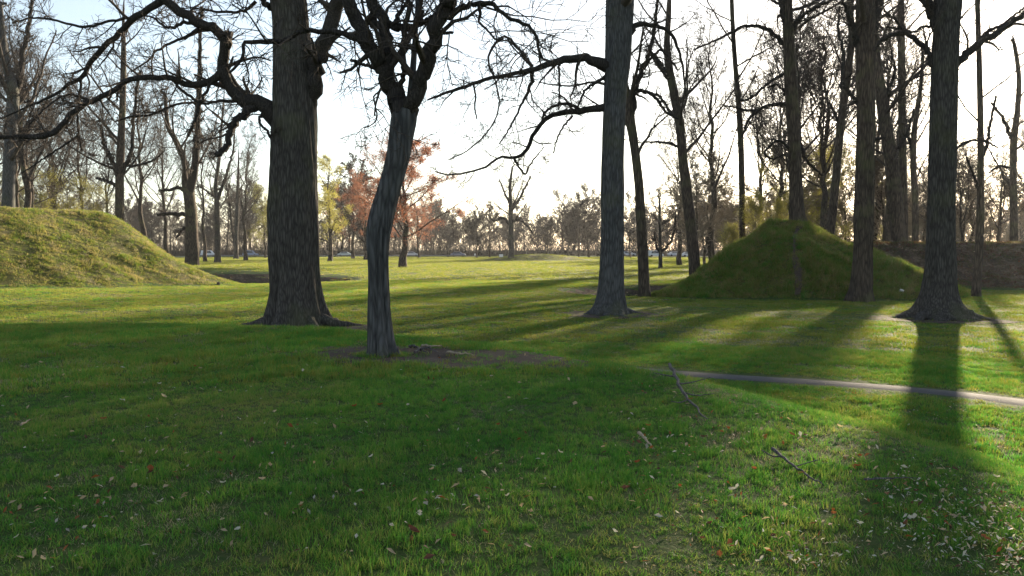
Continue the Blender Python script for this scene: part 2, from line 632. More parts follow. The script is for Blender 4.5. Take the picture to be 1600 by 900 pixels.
# ------------------------------------------------------------------ trees
def trunk_mesh(name, P, R, mat, rng, S=40, furrow=.06, roots=6, flare=.35, flare_h=.45, groove=None):
    K = len(P)
    V, Q = tubes(P[None], R[None], S)
    V = V.reshape(K, S, 3)
    D = V - P[:, None, :]
    th_ = np.arctan2(D[:, :, 1], D[:, :, 0])
    z = np.maximum(P[:, 2], 0)[:, None]
    ph = rng.uniform(0, 6.28)
    cx, cy = np.cos(th_), np.sin(th_)
    fac = 1 + furrow * 1.2 * (noise(cx * 2 + z * .9, cy * 2 - z * .7, 1.0, ph + 7) - .5)
    fac += furrow * 1.6 * (noise(cx * 4 + z * .45, cy * 4 + z * .35, 1.0, ph) - .5)
    if S >= 90:     # real bark furrows: plates about 10 cm wide, stretched along the trunk
        rm = float(np.median(R[:len(R) // 2]))
        q = max(rm / .085, 2.5)
        n1 = np.abs(noise(cx * q + .6 * noise(z * .8, z * 0, 1, 3), cy * q + z * .55, 1.0, ph + 20) - .5) * 2
        n2 = np.abs(noise(cx * q * 2 + 9, cy * q * 2 + z * 1.3, 1.0, ph + 31) - .5) * 2
        fac += (np.minimum(n1 * 2.2, 1) - .7) * .030 / rm + (np.minimum(n2 * 2, 1) - .7) * .012 / rm
    lob = np.zeros_like(th_)
    for i in range(roots):
        t0 = 2 * math.pi * (i + rng.uniform(-.3, .3)) / roots
        dd = np.angle(np.exp(1j * (th_ - t0)))
        lob = lob + rng.uniform(.5, 1.5) * np.exp(-(dd / rng.uniform(.11, .26)) ** 2)
    fac += flare * np.exp(-z / flare_h) * (lob - .25) + .3 * flare * np.exp(-z / (flare_h * 3.2)) * (lob - .3)
    if groove:
        g0, gw, gd, gz = groove
        dd = np.angle(np.exp(1j * (th_ - g0 - .03 * z)))
        fac -= gd * np.exp(-(dd / gw) ** 2) * np.clip(1.3 - z / gz, 0, 1)
    V = P[:, None, :] + D * fac[:, :, None]
    return mesh_from(name, V.reshape(-1, 3), Q, None, True, [mat])


def crown_levels(rng, P, R, L, spec, B, collect=None):
    """spec: list of dict(per or step, lr, ang, jit, trop, K, S, rr, rmin)"""
    for i, s in enumerate(spec):
        per = s.get('per')
        if per is None:
            per = np.clip(np.round(L / s['step']), 1, 60).astype(int)
        g = grow(rng, P, R, L, per, s['lr'], s['ang'], s['jit'], s['trop'], s['K'], s.get('tlo', .15), s.get('thi', 1.0),
                 s.get('rr', .55), s.get('rmin', .004), s.get('lmin', .15), s.get('flat', 0))
        if g is None:
            return
        P, R, L = g
        V, Q = tubes(P, R, s['S'])
        B.add(V, Q)
    if collect is not None:
        collect.append(P)


def tip_leaves(name, P, n, size, mat, rng, jit=.15):
    N, K, _ = P.shape
    i = rng.integers(0, N, n)
    k = rng.integers(max(0, K - 3), K, n)
    c = P[i, k] + rng.normal(size=(n, 3)) * jit
    a = norm(rng.normal(size=(n, 3)))
    b = norm(np.cross(a, rng.normal(size=(n, 3))))
    s = size * rng.uniform(.5, 1.3, (n, 1))
    V = np.stack([c - a * s * .5, c + b * s * .45, c + a * s * .7], 1).reshape(-1, 3)
    return mesh_from(name, V, None, np.arange(3 * n).reshape(-1, 3), False, [mat])


HERO_POS = []


def traced_tree(label, trunk, limbs=(), height=22, crown_from=8, n_auto=12, seed=1, mat=None, group=None, Y=None, limb_mat=None,
                S=40, roots=6, flare=.35, flare_h=.45, groove=None, tw=.007, dens=1.0, furrow=.06, name='bare_tree', droop=0.0,
                auto_len=.33, fine=True, lean_top=(0, 0), n_roots=0):
    rng = np.random.default_rng(seed)
    mat = mat or M_BARK
    if Y is None:
        base = hit(trunk[0][0], trunk[0][1])
    else:
        base = at(trunk[0][0], trunk[0][1], Y)
        base[2] = float(hgt(base[0], base[1]))
    Yb = base[1]
    mpp = Yb / F
    root = bpy.data.objects.new(name, None)
    COL.objects.link(root)
    root.location = base
    tag(root, label, 'tree', group)
    HERO_POS.append((base[0], base[1], trunk[1][2] * mpp))
    pts = []
    for (px, py, hw) in trunk:
        p = at(px, py, Yb) - base
        pts.append((*p, hw * mpp))
    pts[0] = (0, 0, 0.0, pts[0][3])
    top = np.array(pts[-1])
    if top[2] >= height:
        pts[-1] = (*pts[-1][:3], pts[-1][3] * .55)
        pts.append((top[0] + .15, top[1], top[2] + 2.0, .015))
    else:
        n = 5
        dirv = norm(np.array(pts[-1][:3]) - np.array(pts[-2][:3]))
        h0, r0 = top[2], top[3]
        for i in range(1, n + 1):
            f = i / n
            z = h0 + (height - h0) * f
            w = rng.normal(size=2) * .25
            pts.append((top[0] + dirv[0] * (z - h0) * (1 - .5 * f) + w[0] + lean_top[0] * f, top[1] + w[1] + lean_top[1] * f, z, max(r0 * (1 - f) ** .8, .03)))
    tp, _ = smooth_path([(pts[0][0], pts[0][1], -.45, pts[0][3] * 1.1)] + pts, 240 if S >= 90 else 90)
    P, R = tp[:, :3], np.maximum(tp[:, 3], .02)
    obj('trunk', trunk_mesh('trunk', P, R, mat, rng, S, furrow, roots, flare, flare_h, groove), root)
    for i in range(n_roots):        # surface roots running into the soil
        a = 2 * math.pi * (i + rng.uniform(-.3, .3)) / n_roots
        rb = pts[1][3]
        ln = rb * rng.uniform(1.0, 2.3)
        rows = []
        for f in (0, .25, .5, .75, 1.0):
            aa = a + .35 * f * rng.normal()
            q = rb * .75 + ln * f
            ex, ey = math.cos(aa) * q, math.sin(aa) * q
            gz = float(hgt(base[0] + ex, base[1] + ey)) - base[2]
            rows.append((ex, ey, gz + rb * (.28 * (1 - f) ** 2 - .10 * f), max(rb * .26 * (1 - f) ** 1.1, .012)))
        sp, _ = smooth_path(rows, 14)
        sp[2:-1, :3] += rng.normal(size=(11, 3)) * sp[2:-1, 3:4] * .15
        me = Build()
        V, Q = tubes(sp[None, :, :3], sp[None, :, 3], 9)
        me.add(V, Q)
        obj('root', me.mesh('root', mat), root)
    # traced limbs
    known = [(px, py, 0.0) for px, py, hw in trunk]
    LP, LR, LL = [], [], []
    for lb in limbs:
        lb = [tuple(q) for q in lb]
        d0 = 0.0
        bd = 1e9
        for kx, ky, kd in known:
            dd = (kx - lb[0][0]) ** 2 + (ky - lb[0][1]) ** 2
            if dd < bd:
                bd, d0 = dd, kd
        slope = rng.uniform(-.35, .35)
        w = []
        arc = 0
        for i, q in enumerate(lb):
            if i:
                arc += math.hypot(q[0] - lb[i - 1][0], q[1] - lb[i - 1][1]) * mpp
            dz = d0 + slope * arc if len(q) < 4 else d0 + q[3]
            known.append((q[0], q[1], dz))
            w.append((*(at(q[0], q[1], Yb + dz) - base), q[2] * mpp))
        sp, ln = smooth_path(w, 30)
        sp[2:-1, :3] += rng.normal(size=(27, 3)) * np.minimum(sp[2:-1, 3:4] * .30, .045)
        me = Build()
        V, Q = tubes(sp[None, :, :3], np.maximum(sp[None, :, 3], .006), 9)
        me.add(V, Q)
        obj('limb', me.mesh('limb', limb_mat or M_LIMB), root)
        LP.append(sp[:, :3])
        LR.append(np.maximum(sp[:, 3], .006))
        LL.append(ln)
    B = Build()
    up = np.array([0, 0, .05])
    if LP:
        LP, LR, LL = np.array(LP), np.array(LR), np.array(LL)
        crown_levels(rng, LP, LR, LL * 0 + 3.2, [
            dict(per=np.clip(np.round(LL * 2.0 * dens), 2, 50).astype(int), lr=.42, ang=58, jit=.20, trop=(0, 0, .03 - droop), K=7, S=4, rr=.5, rmin=tw * 1.6, tlo=.12),
            dict(per=6, lr=.6, ang=50, jit=.22, trop=(0, 0, .02 - droop), K=5, S=3, rr=.55, rmin=tw * 1.1),
            dict(per=5, lr=.6, ang=45, jit=.22, trop=(0, 0, .0 - droop), K=4, S=3, rr=.6, rmin=tw)], B)
    if n_auto:
        k0 = int(np.argmax(P[:, 2] > crown_from))
        Pu, Ru = P[k0:], R[k0:]
        idx = np.linspace(0, len(Pu) - 1, 24).astype(int)
        Pu, Ru = Pu[idx][None], Ru[idx][None]
        spec = [dict(per=n_auto, lr=1.0, ang=56, jit=.10, trop=(0, 0, .07), K=10, S=6, rr=.42, rmin=.03, tlo=.0),
                dict(per=8, lr=.46, ang=48, jit=.15, trop=(0, 0, .04), K=7, S=4, rr=.5, rmin=.012, tlo=.15),
                dict(per=7, lr=.5, ang=48, jit=.18, trop=(0, 0, .03), K=5, S=3, rr=.55, rmin=tw * 1.3)]
        if fine:
            spec.append(dict(per=4, lr=.5, ang=45, jit=.2, trop=(0, 0, .02), K=4, S=3, rr=.6, rmin=tw))
        crown_levels(rng, Pu, Ru, np.array([height * auto_len]), spec, B)
    if B.n:
        obj('crown', B.mesh('crown', M_TWIG), root)
    return root


NEAR = 'large bare trees in the foreground'
# massive old tree at left
traced_tree('massive old grey trunk at left with gnarled limbs reaching to the left edge',
            [(464, 510, 52), (463, 488, 46), (462, 455, 40), (460, 400, 37), (459, 330, 37), (459, 260, 36), (460, 200, 35), (459, 140, 32), (457, 80, 29), (455, 30, 27), (452, 0, 27), (445, -80, 24), (440, -200, 20)],
            [[(440, 196, 15), (420, 172, 14), (402, 160, 11), (382, 157, 10), (365, 145, 9), (352, 126, 9), (346, 108, 9), (352, 80, 8), (357, 58, 8), (338, 47, 7.5), (318, 38, 7.5), (290, 22, 7), (266, 7, 7), (244, -8, 6), (215, -30, 5), (180, -60, 3)],
             [(252, 2, 6), (228, 17, 5), (212, 27, 5), (190, 48, 4.5), (166, 71, 4.2), (147, 92, 4), (130, 118, 3.4), (108, 131, 2.8), (90, 146, 2.3), (60, 160, 1.8), (30, 172, 1.4), (-10, 190, 1)],
             [(347, 112, 6.5), (335, 124, 6), (318, 132, 5.5), (300, 133, 5), (280, 126, 4.5), (255, 121, 4.2), (225, 120, 4), (200, 126, 4), (180, 139, 4), (160, 152, 4), (138, 159, 4), (120, 172, 4), (100, 193, 4), (84, 208, 4), (60, 214, 3.2), (20, 215, 2.8), (-30, 217, 2)],
             [(400, 166, 8), (380, 180, 6), (362, 200, 5.5), (357, 215, 5), (354, 230, 4.6), (346, 238, 4.6), (336, 243, 4)],
             [(480, 170, 14), (490, 130, 13), (499, 96, 12), (510, 60, 12), (521, 30, 11), (530, 0, 11), (545, -50, 9), (570, -120, 6)],
             [(432, 20, 5), (415, 5, 4.5), (400, -15, 4), (370, -40, 3)],
             [(400, 2, 3), (388, 14, 2.5), (370, 19, 2.2), (340, 18, 2), (315, 15, 1.4), (290, 10, 1)],
             [(320, 44, 4), (300, 36, 3), (285, 36, 2.6), (270, 43, 2.4), (255, 40, 2), (240, 28, 1.6), (225, 24, 1)],
             [(310, 45, 3), (290, 58, 2.2), (265, 68, 2), (245, 80, 1.8), (228, 97, 1.4), (205, 112, 1.0)],
             [(214, 24, 3), (190, 30, 2.2), (165, 34, 2), (140, 42, 2), (110, 38, 1.8), (80, 30, 1.6), (50, 28, 1.3), (20, 36, 1)],
             [(126, 124, 2.2), (124, 150, 1.8), (121, 180, 1.6), (123, 210, 1.4), (128, 235, 1.2)],
             [(140, 157, 2.4), (115, 148, 1.8), (95, 152, 1.4), (70, 170, 1.2), (45, 195, 1)],
             [(122, 212, 1.6), (95, 230, 1.4), (65, 250, 1.2), (35, 270, 1)],
             [(270, 124, 2.6), (283, 140, 2.2), (300, 152, 2.2), (312, 160, 2.6), (318, 150, 2.4), (330, 130, 2)],
             [(372, 158, 2.6), (340, 158, 2.2), (318, 162, 2), (290, 160, 1.8), (262, 168, 1.8), (235, 180, 1.8), (205, 182, 1.6), (180, 190, 1.2)],
             [(312, 162, 2.6), (308, 180, 2.4), (300, 200, 2.2), (293, 212, 2)],
             [(425, 185, 4), (412, 178, 3), (405, 190, 2), (418, 205, 2), (424, 218, 2.2)]],
            height=24, crown_from=9.5, n_auto=14, seed=11, S=150, roots=7, flare=.18, flare_h=.5, furrow=.075, dens=1.3, tw=.009,
            groove=(-math.pi / 2 - .62, .16, .22, 5.0), group=NEAR, droop=.02, Y=25.3, n_roots=7)
# leaning slender tree, on the rise
treeB = traced_tree('slender crooked forked tree standing in the bare soil patch in front',
            [(597, 556, 27), (596, 543, 23), (594, 520, 20), (592, 490, 18), (591, 450, 17), (590, 410, 17), (590, 375, 19), (595, 345, 20), (604, 312, 18), (613, 280, 17), (621, 250, 18), (627, 215, 19), (632, 185, 20), (636, 166, 16), (642, 156, 12)],
            [[(630, 190, 16), (625, 168, 16), (614, 140, 14), (603, 114, 13), (590, 92, 12), (578, 70, 12), (568, 48, 11), (556, 25, 11), (545, 0, 10), (530, -40, 8), (510, -90, 5)],
             [(638, 180, 14), (647, 158, 13), (656, 130, 12), (665, 102, 12), (674, 72, 11), (682, 45, 11), (690, 20, 11), (700, -5, 11), (715, -50, 9), (735, -110, 5)],
             [(606, 116, 10), (603, 80, 9), (601, 50, 9), (592, 25, 9), (580, 0, 9), (570, -40, 7)],
             [(598, 108, 9), (580, 80, 7), (563, 66, 5.5), (545, 56, 4.5), (525, 50, 4), (500, 47, 3.8), (478, 48, 3.6), (460, 52, 3.6), (445, 61, 3.6), (420, 66, 3.6), (395, 66, 3.2), (379, 68, 2.8), (381, 84, 2.4), (373, 100, 2.2), (358, 114, 1.8)],
             [(575, 28, 9), (590, 38, 7), (612, 42, 6), (632, 42, 6), (655, 38, 5), (672, 30, 5), (685, 20, 4)],
             [(622, 150, 5), (631, 110, 4), (630, 80, 4), (632, 50, 4), (637, 20, 4), (640, -10, 3), (648, -50, 2)],
             [(592, 110, 3.4), (580, 104, 2.8), (565, 100, 2.4), (548, 93, 2.4)],
             [(600, 136, 1.6), (590, 145, 1.4), (584, 151, 1.4), (587, 170, 1.3), (589, 184, 1.2), (582, 194, 1), (570, 200, .7)],
             [(690, 28, 6), (708, 20, 5), (725, 12, 4.6), (745, 4, 4), (768, 6, 3.6), (785, 20, 3), (805, 32, 2.8), (828, 42, 2.6), (838, 60, 2.4), (842, 76, 2.2), (848, 92, 1.8)],
             [(748, 5, 3), (750, 25, 2.4), (748, 33, 2), (762, 48, 1.6), (778, 64, 1.4), (790, 57, 1.3), (800, 72, 1.2), (826, 100, 1)],
             [(684, 50, 2.4), (695, 52, 2.4), (707, 51, 2.2)],
             [(612, 44, 4), (622, 25, 3.4), (635, 5, 3), (655, -20, 2)],
             [(655, 38, 3), (660, 20, 2.6), (652, 0, 2), (645, -25, 1.5)]],
            height=3, crown_from=20, n_auto=0, seed=22, mat=M_BARK2, S=110, roots=5, flare=.30, flare_h=.16, furrow=.06, group=NEAR, droop=.03, tw=.0055, dens=1.3, n_roots=5)
# straight middle trunk with long limbs to the left
traced_tree('straight tall middle trunk with long low limbs bending left',
            [(953, 491, 31), (954, 476, 25), (955, 455, 21), (956, 425, 19.5), (957, 380, 18), (957, 320, 17.5), (957, 260, 17), (959, 200, 17), (961, 150, 17), (965, 100, 19), (967, 50, 20), (969, 0, 20), (972, -80, 17), (975, -200, 14)],
            [[(950, 104, 11), (935, 98, 9), (920, 93, 7), (905, 90, 6.4), (885, 90, 6), (865, 96, 5.2), (835, 108, 4), (800, 115, 3), (760, 124, 2.8), (720, 137, 2.6), (695, 146, 2), (668, 156, 1.3)],
             [(950, 167, 7), (930, 170, 5.6), (905, 174, 5), (885, 176, 4.4), (865, 180, 4), (846, 193, 3.6), (834, 210, 3.4), (826, 226, 3.4), (818, 241, 3), (800, 246, 2.5), (780, 245, 2), (765, 257, 2), (740, 267, 1.7), (705, 273, 1.5), (680, 268, 1)],
             [(905, 171, 3), (893, 164, 2.6), (880, 162, 2.4), (862, 168, 2.2), (850, 178, 2), (846, 194, 2)],
             [(832, 108, 3.6), (831, 125, 3), (824, 145, 2.4), (812, 170, 1.8), (795, 202, 1.4), (780, 225, 1)],
             [(832, 105, 3), (815, 82, 2.4), (797, 62, 2), (787, 57, 2), (772, 70, 2), (763, 96, 1.6), (775, 130, 1.3), (780, 162, 1.2), (768, 198, 1.1), (735, 232, 1), (700, 250, .7)],
             [(948, 118, 3), (932, 128, 2.4), (915, 140, 2), (908, 155, 1.8), (902, 168, 1.4)],
             [(895, 180, 2), (880, 198, 1.6), (869, 220, 1.4), (865, 240, 1)],
             [(803, 247, 2.2), (810, 260, 1.8), (820, 272, 1.8), (828, 258, 1.5), (838, 244, 1.2), (850, 230, .8)],
             [(985, 50, 6), (995, 41, 4.6), (1008, 37, 3.6), (1030, 42, 3), (1048, 54, 2.8), (1060, 76, 2.2), (1067, 106, 1.8), (1071, 150, 1.2)],
             [(740, 131, 1.6), (743, 150, 1.4), (742, 170, 1.2), (745, 186, 1)],
             [(873, 94, 2), (874, 130, 1.6), (873, 172, 1.2)]],
            height=25, crown_from=10, n_auto=12, seed=33, mat=M_BARK2, S=120, roots=6, flare=.17, flare_h=.45, group=NEAR, droop=.03, dens=1.1, n_roots=6)
# right trunk with spreading roots, sun behind it
traced_tree('dark right-hand trunk with spreading roots, casting the long shadow forward',
            [(1467, 498, 50), (1467, 486, 38), (1467, 470, 30), (1468, 450, 25), (1470, 410, 21.5), (1471, 350, 20), (1473, 250, 19), (1475, 150, 18.5), (1477, 80, 19), (1480, 30, 18), (1483, 0, 17.5), (1488, -100, 16), (1490, -220, 13)],
            [[(1476, 60, 11), (1466, 38, 10), (1456, 16, 8), (1440, -8, 7), (1415, -50, 5)],
             [(1466, 30, 7), (1463, 8, 7), (1460, -30, 6), (1450, -90, 4)],
             [(1484, 112, 8), (1496, 98, 6.5), (1512, 82, 6), (1535, 65, 5.5), (1558, 50, 5), (1580, 35, 4.6), (1605, 18, 4), (1650, -15, 3)],
             [(1525, 68, 3.2), (1545, 48, 2.6), (1560, 42, 2.4), (1580, 28, 2), (1605, 8, 1.5)],
             [(1464, 116, 6), (1456, 96, 4.8), (1446, 76, 4.4), (1432, 63, 4), (1415, 53, 3.6), (1400, 52, 3.2), (1380, 62, 2.8), (1365, 80, 2.2)],
             [(1460, 42, 2.6), (1440, 42, 2), (1428, 50, 2), (1410, 46, 2), (1385, 42, 1.6)],
             [(1412, 48, 2.6), (1400, 32, 2.2), (1384, 18, 1.8), (1375, 5, 1.5)],
             [(1490, 238, 2.4), (1500, 228, 2), (1520, 219, 2), (1545, 223, 1.6), (1560, 232, 1.2)]],
            height=26, crown_from=10, n_auto=12, seed=44, S=120, roots=6, flare=.38, flare_h=.26, group=NEAR, dens=.8, n_roots=8)
# pair of trunks before the right mound
traced_tree('straight greyish trunk rising in front of the right mound slope',
            [(1347, 467, 20), (1347, 452, 17), (1348, 430, 15.5), (1349, 390, 14), (1350, 320, 14), (1352, 250, 13.5), (1353, 180, 13), (1352, 120, 13), (1352, 70, 14), (1352, 20, 14), (1350, -30, 12), (1348, -120, 10)],
            [[(1356, 75, 9), (1363, 45, 8), (1370, 15, 8), (1380, -20, 7), (1400, -70, 5)],
             [(1345, 75, 7), (1336, 55, 4), (1328, 30, 3), (1318, 5, 2.4), (1305, -20, 2)],
             [(1344, 165, 5), (1334, 152, 3.4), (1325, 143, 3), (1318, 130, 2), (1330, 115, 1.5)],
             [(1360, 216, 3), (1372, 216, 2.4), (1384, 215, 1.6)],
             [(1362, 85, 3), (1376, 62, 2.4), (1392, 55, 2), (1410, 55, 1.6)]],
            height=24, crown_from=11, n_auto=12, seed=55, S=96, roots=5, flare=.3, flare_h=.5, group=NEAR, mat=M_BARKB, Y=37.2)
MID = 'bare trees standing about the right mound'
traced_tree('straight bare tree growing on the very top of the right mound',
            [(1246, 351, 12), (1245, 335, 11), (1243, 280, 10), (1239, 200, 9.5), (1236, 140, 9.5), (1233, 80, 9), (1231, 40, 8), (1230, 0, 7.5), (1228, -80, 6)],
            [[(1232, 72, 5), (1215, 58, 3.4), (1195, 45, 3), (1170, 40, 2.6), (1150, 47, 2.2), (1120, 62, 1.8), (1085, 78, 1.2)],
             [(1235, 164, 4), (1215, 163, 3), (1195, 167, 2.6), (1175, 180, 2.4), (1166, 195, 2), (1160, 215, 1.4)],
             [(1180, 172, 2), (1165, 172, 1.8), (1150, 168, 1.4), (1130, 165, 1)],
             [(1232, 112, 2.6), (1215, 120, 2.2), (1195, 135, 2), (1175, 152, 1.8), (1155, 158, 1.4)],
             [(1234, 160, 2.6), (1222, 140, 2), (1212, 132, 1.8), (1200, 137, 1.4)],
             [(1238, 240, 2.6), (1226, 225, 2.2), (1217, 219, 2), (1205, 226, 1.8), (1195, 240, 1.6), (1210, 248, 1.4), (1230, 238, 1)],
             [(1243, 210, 3), (1252, 228, 2.8), (1258, 248, 2.4), (1272, 262, 2), (1285, 275, 1.4)],
             [(1238, 42, 4), (1252, 26, 3), (1270, 14, 2.6), (1290, 4, 2.4), (1310, -4, 1.8)],
             [(1227, 40, 4), (1222, 15, 4), (1219, -20, 3)],
             [(1230, 15, 2.4), (1215, 5, 2), (1195, -5, 1.6)]],
            height=22, crown_from=9, n_auto=10, seed=66, S=28, group=MID, Y=45.2, flare=.2, mat=M_BARKB, dens=1.1)
traced_tree('thin dark trunk beside the brown hollow, leaning left behind the middle trunk',
            [(1007, 463, 10), (1006, 445, 8.5), (1004, 390, 8), (1001, 330, 7.5), (997, 275, 7), (990, 220, 7), (984, 185, 8), (982, 160, 8), (975, 130, 6), (968, 90, 5), (975, 30, 4), (985, -40, 3)],
            [[(985, 180, 7), (989, 155, 6), (993, 138, 5), (1000, 115, 4), (1012, 88, 3.4), (1020, 62, 3), (1024, 30, 2.6), (1030, -10, 2)],
             [(992, 145, 4), (1005, 142, 3), (1022, 150, 2.6), (1035, 168, 2.2), (1048, 180, 2), (1060, 186, 1.6)],
             [(1003, 110, 2.6), (1020, 88, 2.2), (1032, 78, 2), (1045, 90, 1.8), (1060, 110, 1.3)]],
            height=17, crown_from=7, n_auto=10, seed=77, S=28, group=MID, Y=41.6, flare=.2, mat=M_BARKB)
traced_tree('slender bare trunk at the left foot of the right mound, leaning left',
            [(1087, 421, 10), (1084, 400, 9), (1079, 350, 8.5), (1072, 290, 8), (1066, 240, 7), (1062, 195, 6.5), (1054, 150, 6.5), (1046, 110, 6), (1042, 70, 5), (1045, 20, 4), (1048, -50, 3)],
            [[(1061, 230, 2.4), (1048, 224, 2), (1030, 222, 1.8), (1004, 222, 1.2)],
             [(1049, 128, 5), (1036, 108, 4), (1025, 90, 3), (1012, 78, 2)],
             [(1060, 186, 3), (1045, 172, 2.4), (1030, 150, 2), (1010, 143, 1.4)]],
            height=21, crown_from=8, n_auto=11, seed=88, S=24, group=MID, Y=54.0, flare=.15, mat=M_BARKB)
traced_tree('very thin bare pole of a tree on the left shoulder of the right mound',
            [(1160, 377, 5), (1160, 350, 4.6), (1159, 280, 4.6), (1157, 210, 4.4), (1153, 150, 4), (1148, 90, 3.6), (1144, 20, 3.2), (1142, -60, 2.6)], [],
            height=19, crown_from=6, n_auto=12, seed=99, S=16, group=MID, Y=47.0, flare=.1, auto_len=.24, mat=M_BARKB)
traced_tree('slanting dark trunk behind the right shoulder of the right mound',
            [(1296, 362, 7), (1301, 330, 6.5), (1307, 270, 6), (1312, 210, 6), (1318, 160, 6), (1325, 110, 5.5), (1331, 60, 5), (1328, 10, 4.5), (1322, -50, 4)],
            [[(1318, 155, 3.4), (1316, 120, 3), (1318, 85, 2.6), (1310, 50, 2), (1312, 10, 1.6)],
             [(1314, 200, 2.4), (1304, 178, 2), (1296, 160, 1.6)]],
            height=20, crown_from=8, n_auto=9, seed=111, S=20, group=MID, Y=58.0, flare=.1, mat=M_BARKB)
BEH = 'bare trees on and behind the right earth bank'
traced_tree('thick trunk leaning left on the earth bank beside the dark right trunk',
            [(1405, 392, 11), (1403, 360, 10), (1398, 300, 10), (1391, 240, 9.5), (1383, 190, 9), (1376, 140, 8), (1370, 90, 6), (1366, 40, 5), (1362, -20, 4)],
            [[(1394, 255, 4), (1408, 225, 3), (1420, 200, 2.4), (1428, 170, 1.6)], [(1380, 170, 4), (1390, 140, 3), (1398, 110, 2.4), (1392, 80, 1.6)]],
            height=21, crown_from=7, n_auto=6, seed=121, S=22, group=BEH, Y=55.0, flare=.12, mat=M_BARKB)
traced_tree('straight reddish-brown pole trunk on the earth bank left of the dark trunk',
            [(1413, 380, 6.5), (1412, 330, 6), (1410, 230, 5.8), (1409, 120, 5.5), (1408, 30, 5), (1407, -60, 4)], [],
            height=24, crown_from=11, n_auto=6, seed=122, S=18, group=BEH, Y=58.0, flare=.1, mat=M_BARKB)
traced_tree('slim trunk just left of the dark right-hand trunk, behind the bank',
            [(1431, 372, 5), (1430, 330, 4.8), (1427, 250, 4.5), (1430, 190, 4), (1438, 140, 3), (1442, 80, 2.4)],
            [[(1427, 240, 3), (1418, 205, 2.6), (1412, 170, 2)]],
            height=19, crown_from=7, n_auto=6, seed=123, S=16, group=BEH, Y=66.0, flare=.1, mat=M_BARKB)
traced_tree('slim bare tree at the foot of the earth bank right of the dark trunk',
            [(1524, 464, 8), (1526, 445, 6.5), (1530, 390, 6), (1532, 300, 5), (1532, 200, 4.5), (1530, 100, 4), (1527, 0, 3.4), (1525, -80, 2.6)],
            [[(1532, 255, 3), (1542, 225, 2.6), (1548, 190, 2), (1556, 150, 1.6)], [(1531, 300, 2.4), (1520, 270, 1.8), (1510, 245, 1.4)]],
            height=18, crown_from=8, n_auto=6, seed=124, S=18, group=BEH, flare=.15, mat=M_BARKB)
traced_tree('bare forked tree behind the earth bank near the right edge',
            [(1585, 384, 6), (1584, 340, 5.6), (1583, 280, 5), (1584, 220, 5), (1590, 170, 4), (1592, 120, 3.4), (1585, 70, 2.6)],
            [[(1584, 225, 3.4), (1572, 195, 2.6), (1560, 175, 2), (1548, 160, 1.4)], [(1580, 262, 2), (1560, 260, 1.8), (1545, 270, 1.2)]],
            height=19, crown_from=6, n_auto=6, seed=125, S=16, group=BEH, Y=62.0, flare=.1, mat=M_BARKB)
LEFTG = 'bare trees behind the left mound'
traced_tree('blue-grey straight trunk rising behind the mound at the left edge',
            [(12, 345, 9.5), (13, 320, 9), (15, 250, 8.5), (18, 190, 8.5), (20, 140, 8), (10, 100, 6), (4, 60, 5), (0, 10, 4)],
            [[(19, 160, 6), (30, 125, 5), (35, 90, 4), (45, 40, 3), (50, 0, 2.4)], [(16, 150, 4), (0, 120, 3.4), (-20, 90, 2.6)]],
            height=24, crown_from=9, n_auto=13, seed=131, S=24, group=LEFTG, Y=72.0, flare=.1, mat=M_BARK2, tw=.007)
traced_tree('bare forked tree centred behind the left mound top',
            [(187, 350, 7), (187, 325, 6.5), (187, 290, 6.2), (188, 250, 6), (190, 200, 5), (192, 150, 4.5), (193, 90, 4), (193, 20, 3)],
            [[(186, 282, 4), (177, 255, 3.4), (165, 232, 3), (160, 208, 2.4), (158, 195, 1.8)], [(185, 292, 3), (170, 284, 2.6), (150, 278, 2)],
             [(190, 270, 4), (205, 240, 3), (208, 200, 2.6), (212, 150, 2.2), (220, 110, 1.6)], [(189, 260, 2.6), (215, 258, 2.2), (240, 250, 1.6), (258, 235, 1)]],
            height=22, crown_from=8, n_auto=12, seed=132, S=20, group=LEFTG, Y=84.0, flare=.1, mat=M_BARKB, tw=.007)
traced_tree('forked tree with low level limb at the right end of the left mound',
            [(300, 398, 11), (300, 380, 9.5), (299, 340, 9), (296, 310, 8.5), (292, 285, 8), (290, 262, 5), (284, 240, 4.5), (272, 215, 4), (262, 195, 3.4), (258, 150, 2.4)],
            [[(296, 300, 7), (303, 270, 6), (307, 230, 5), (309, 180, 4.4), (311, 130, 3.6), (313, 70, 2.6), (315, 10, 2)], [(297, 336, 3.4), (280, 335, 3), (262, 334, 2.6), (245, 336, 2)],
             [(290, 298, 3), (278, 293, 2.6), (265, 297, 2.2), (248, 298, 1.8)], [(297, 355, 2.6), (285, 358, 2), (276, 372, 1.4)]],
            height=21, crown_from=9, n_auto=11, seed=133, S=20, group=LEFTG, Y=92.0, flare=.12, mat=M_BARKB, tw=.008)
LAWN = 'trees standing out on the far lawn'
traced_tree('dark slim trunk alone on the bright lawn right of the left mound',
            [(340, 411, 7), (340, 404, 5), (340, 370, 4.2), (339, 320, 4), (337, 290, 3), (342, 250, 2.6), (345, 210, 2), (350, 150, 1.6)],
            [[(340, 312, 3), (348, 290, 2.4), (356, 265, 2), (364, 235, 1.6), (368, 190, 1)], [(338, 310, 2), (325, 300, 1.6), (310, 290, 1)]],
            height=19, crown_from=8, n_auto=12, seed=134, S=16, group=LAWN, flare=.15, tw=.012)
traced_tree('thin forked tree at the far lawn edge left of the massive trunk',
            [(369, 405, 5), (369, 398, 3.6), (369, 370, 3), (371, 330, 2.6), (372, 290, 2.2), (373, 240, 1.6)],
            [[(367, 385, 2.4), (362, 350, 2), (358, 310, 1.6), (352, 280, 1)]],
            height=18, crown_from=6, n_auto=12, seed=135, S=12, group=LAWN, flare=.15, tw=.014)
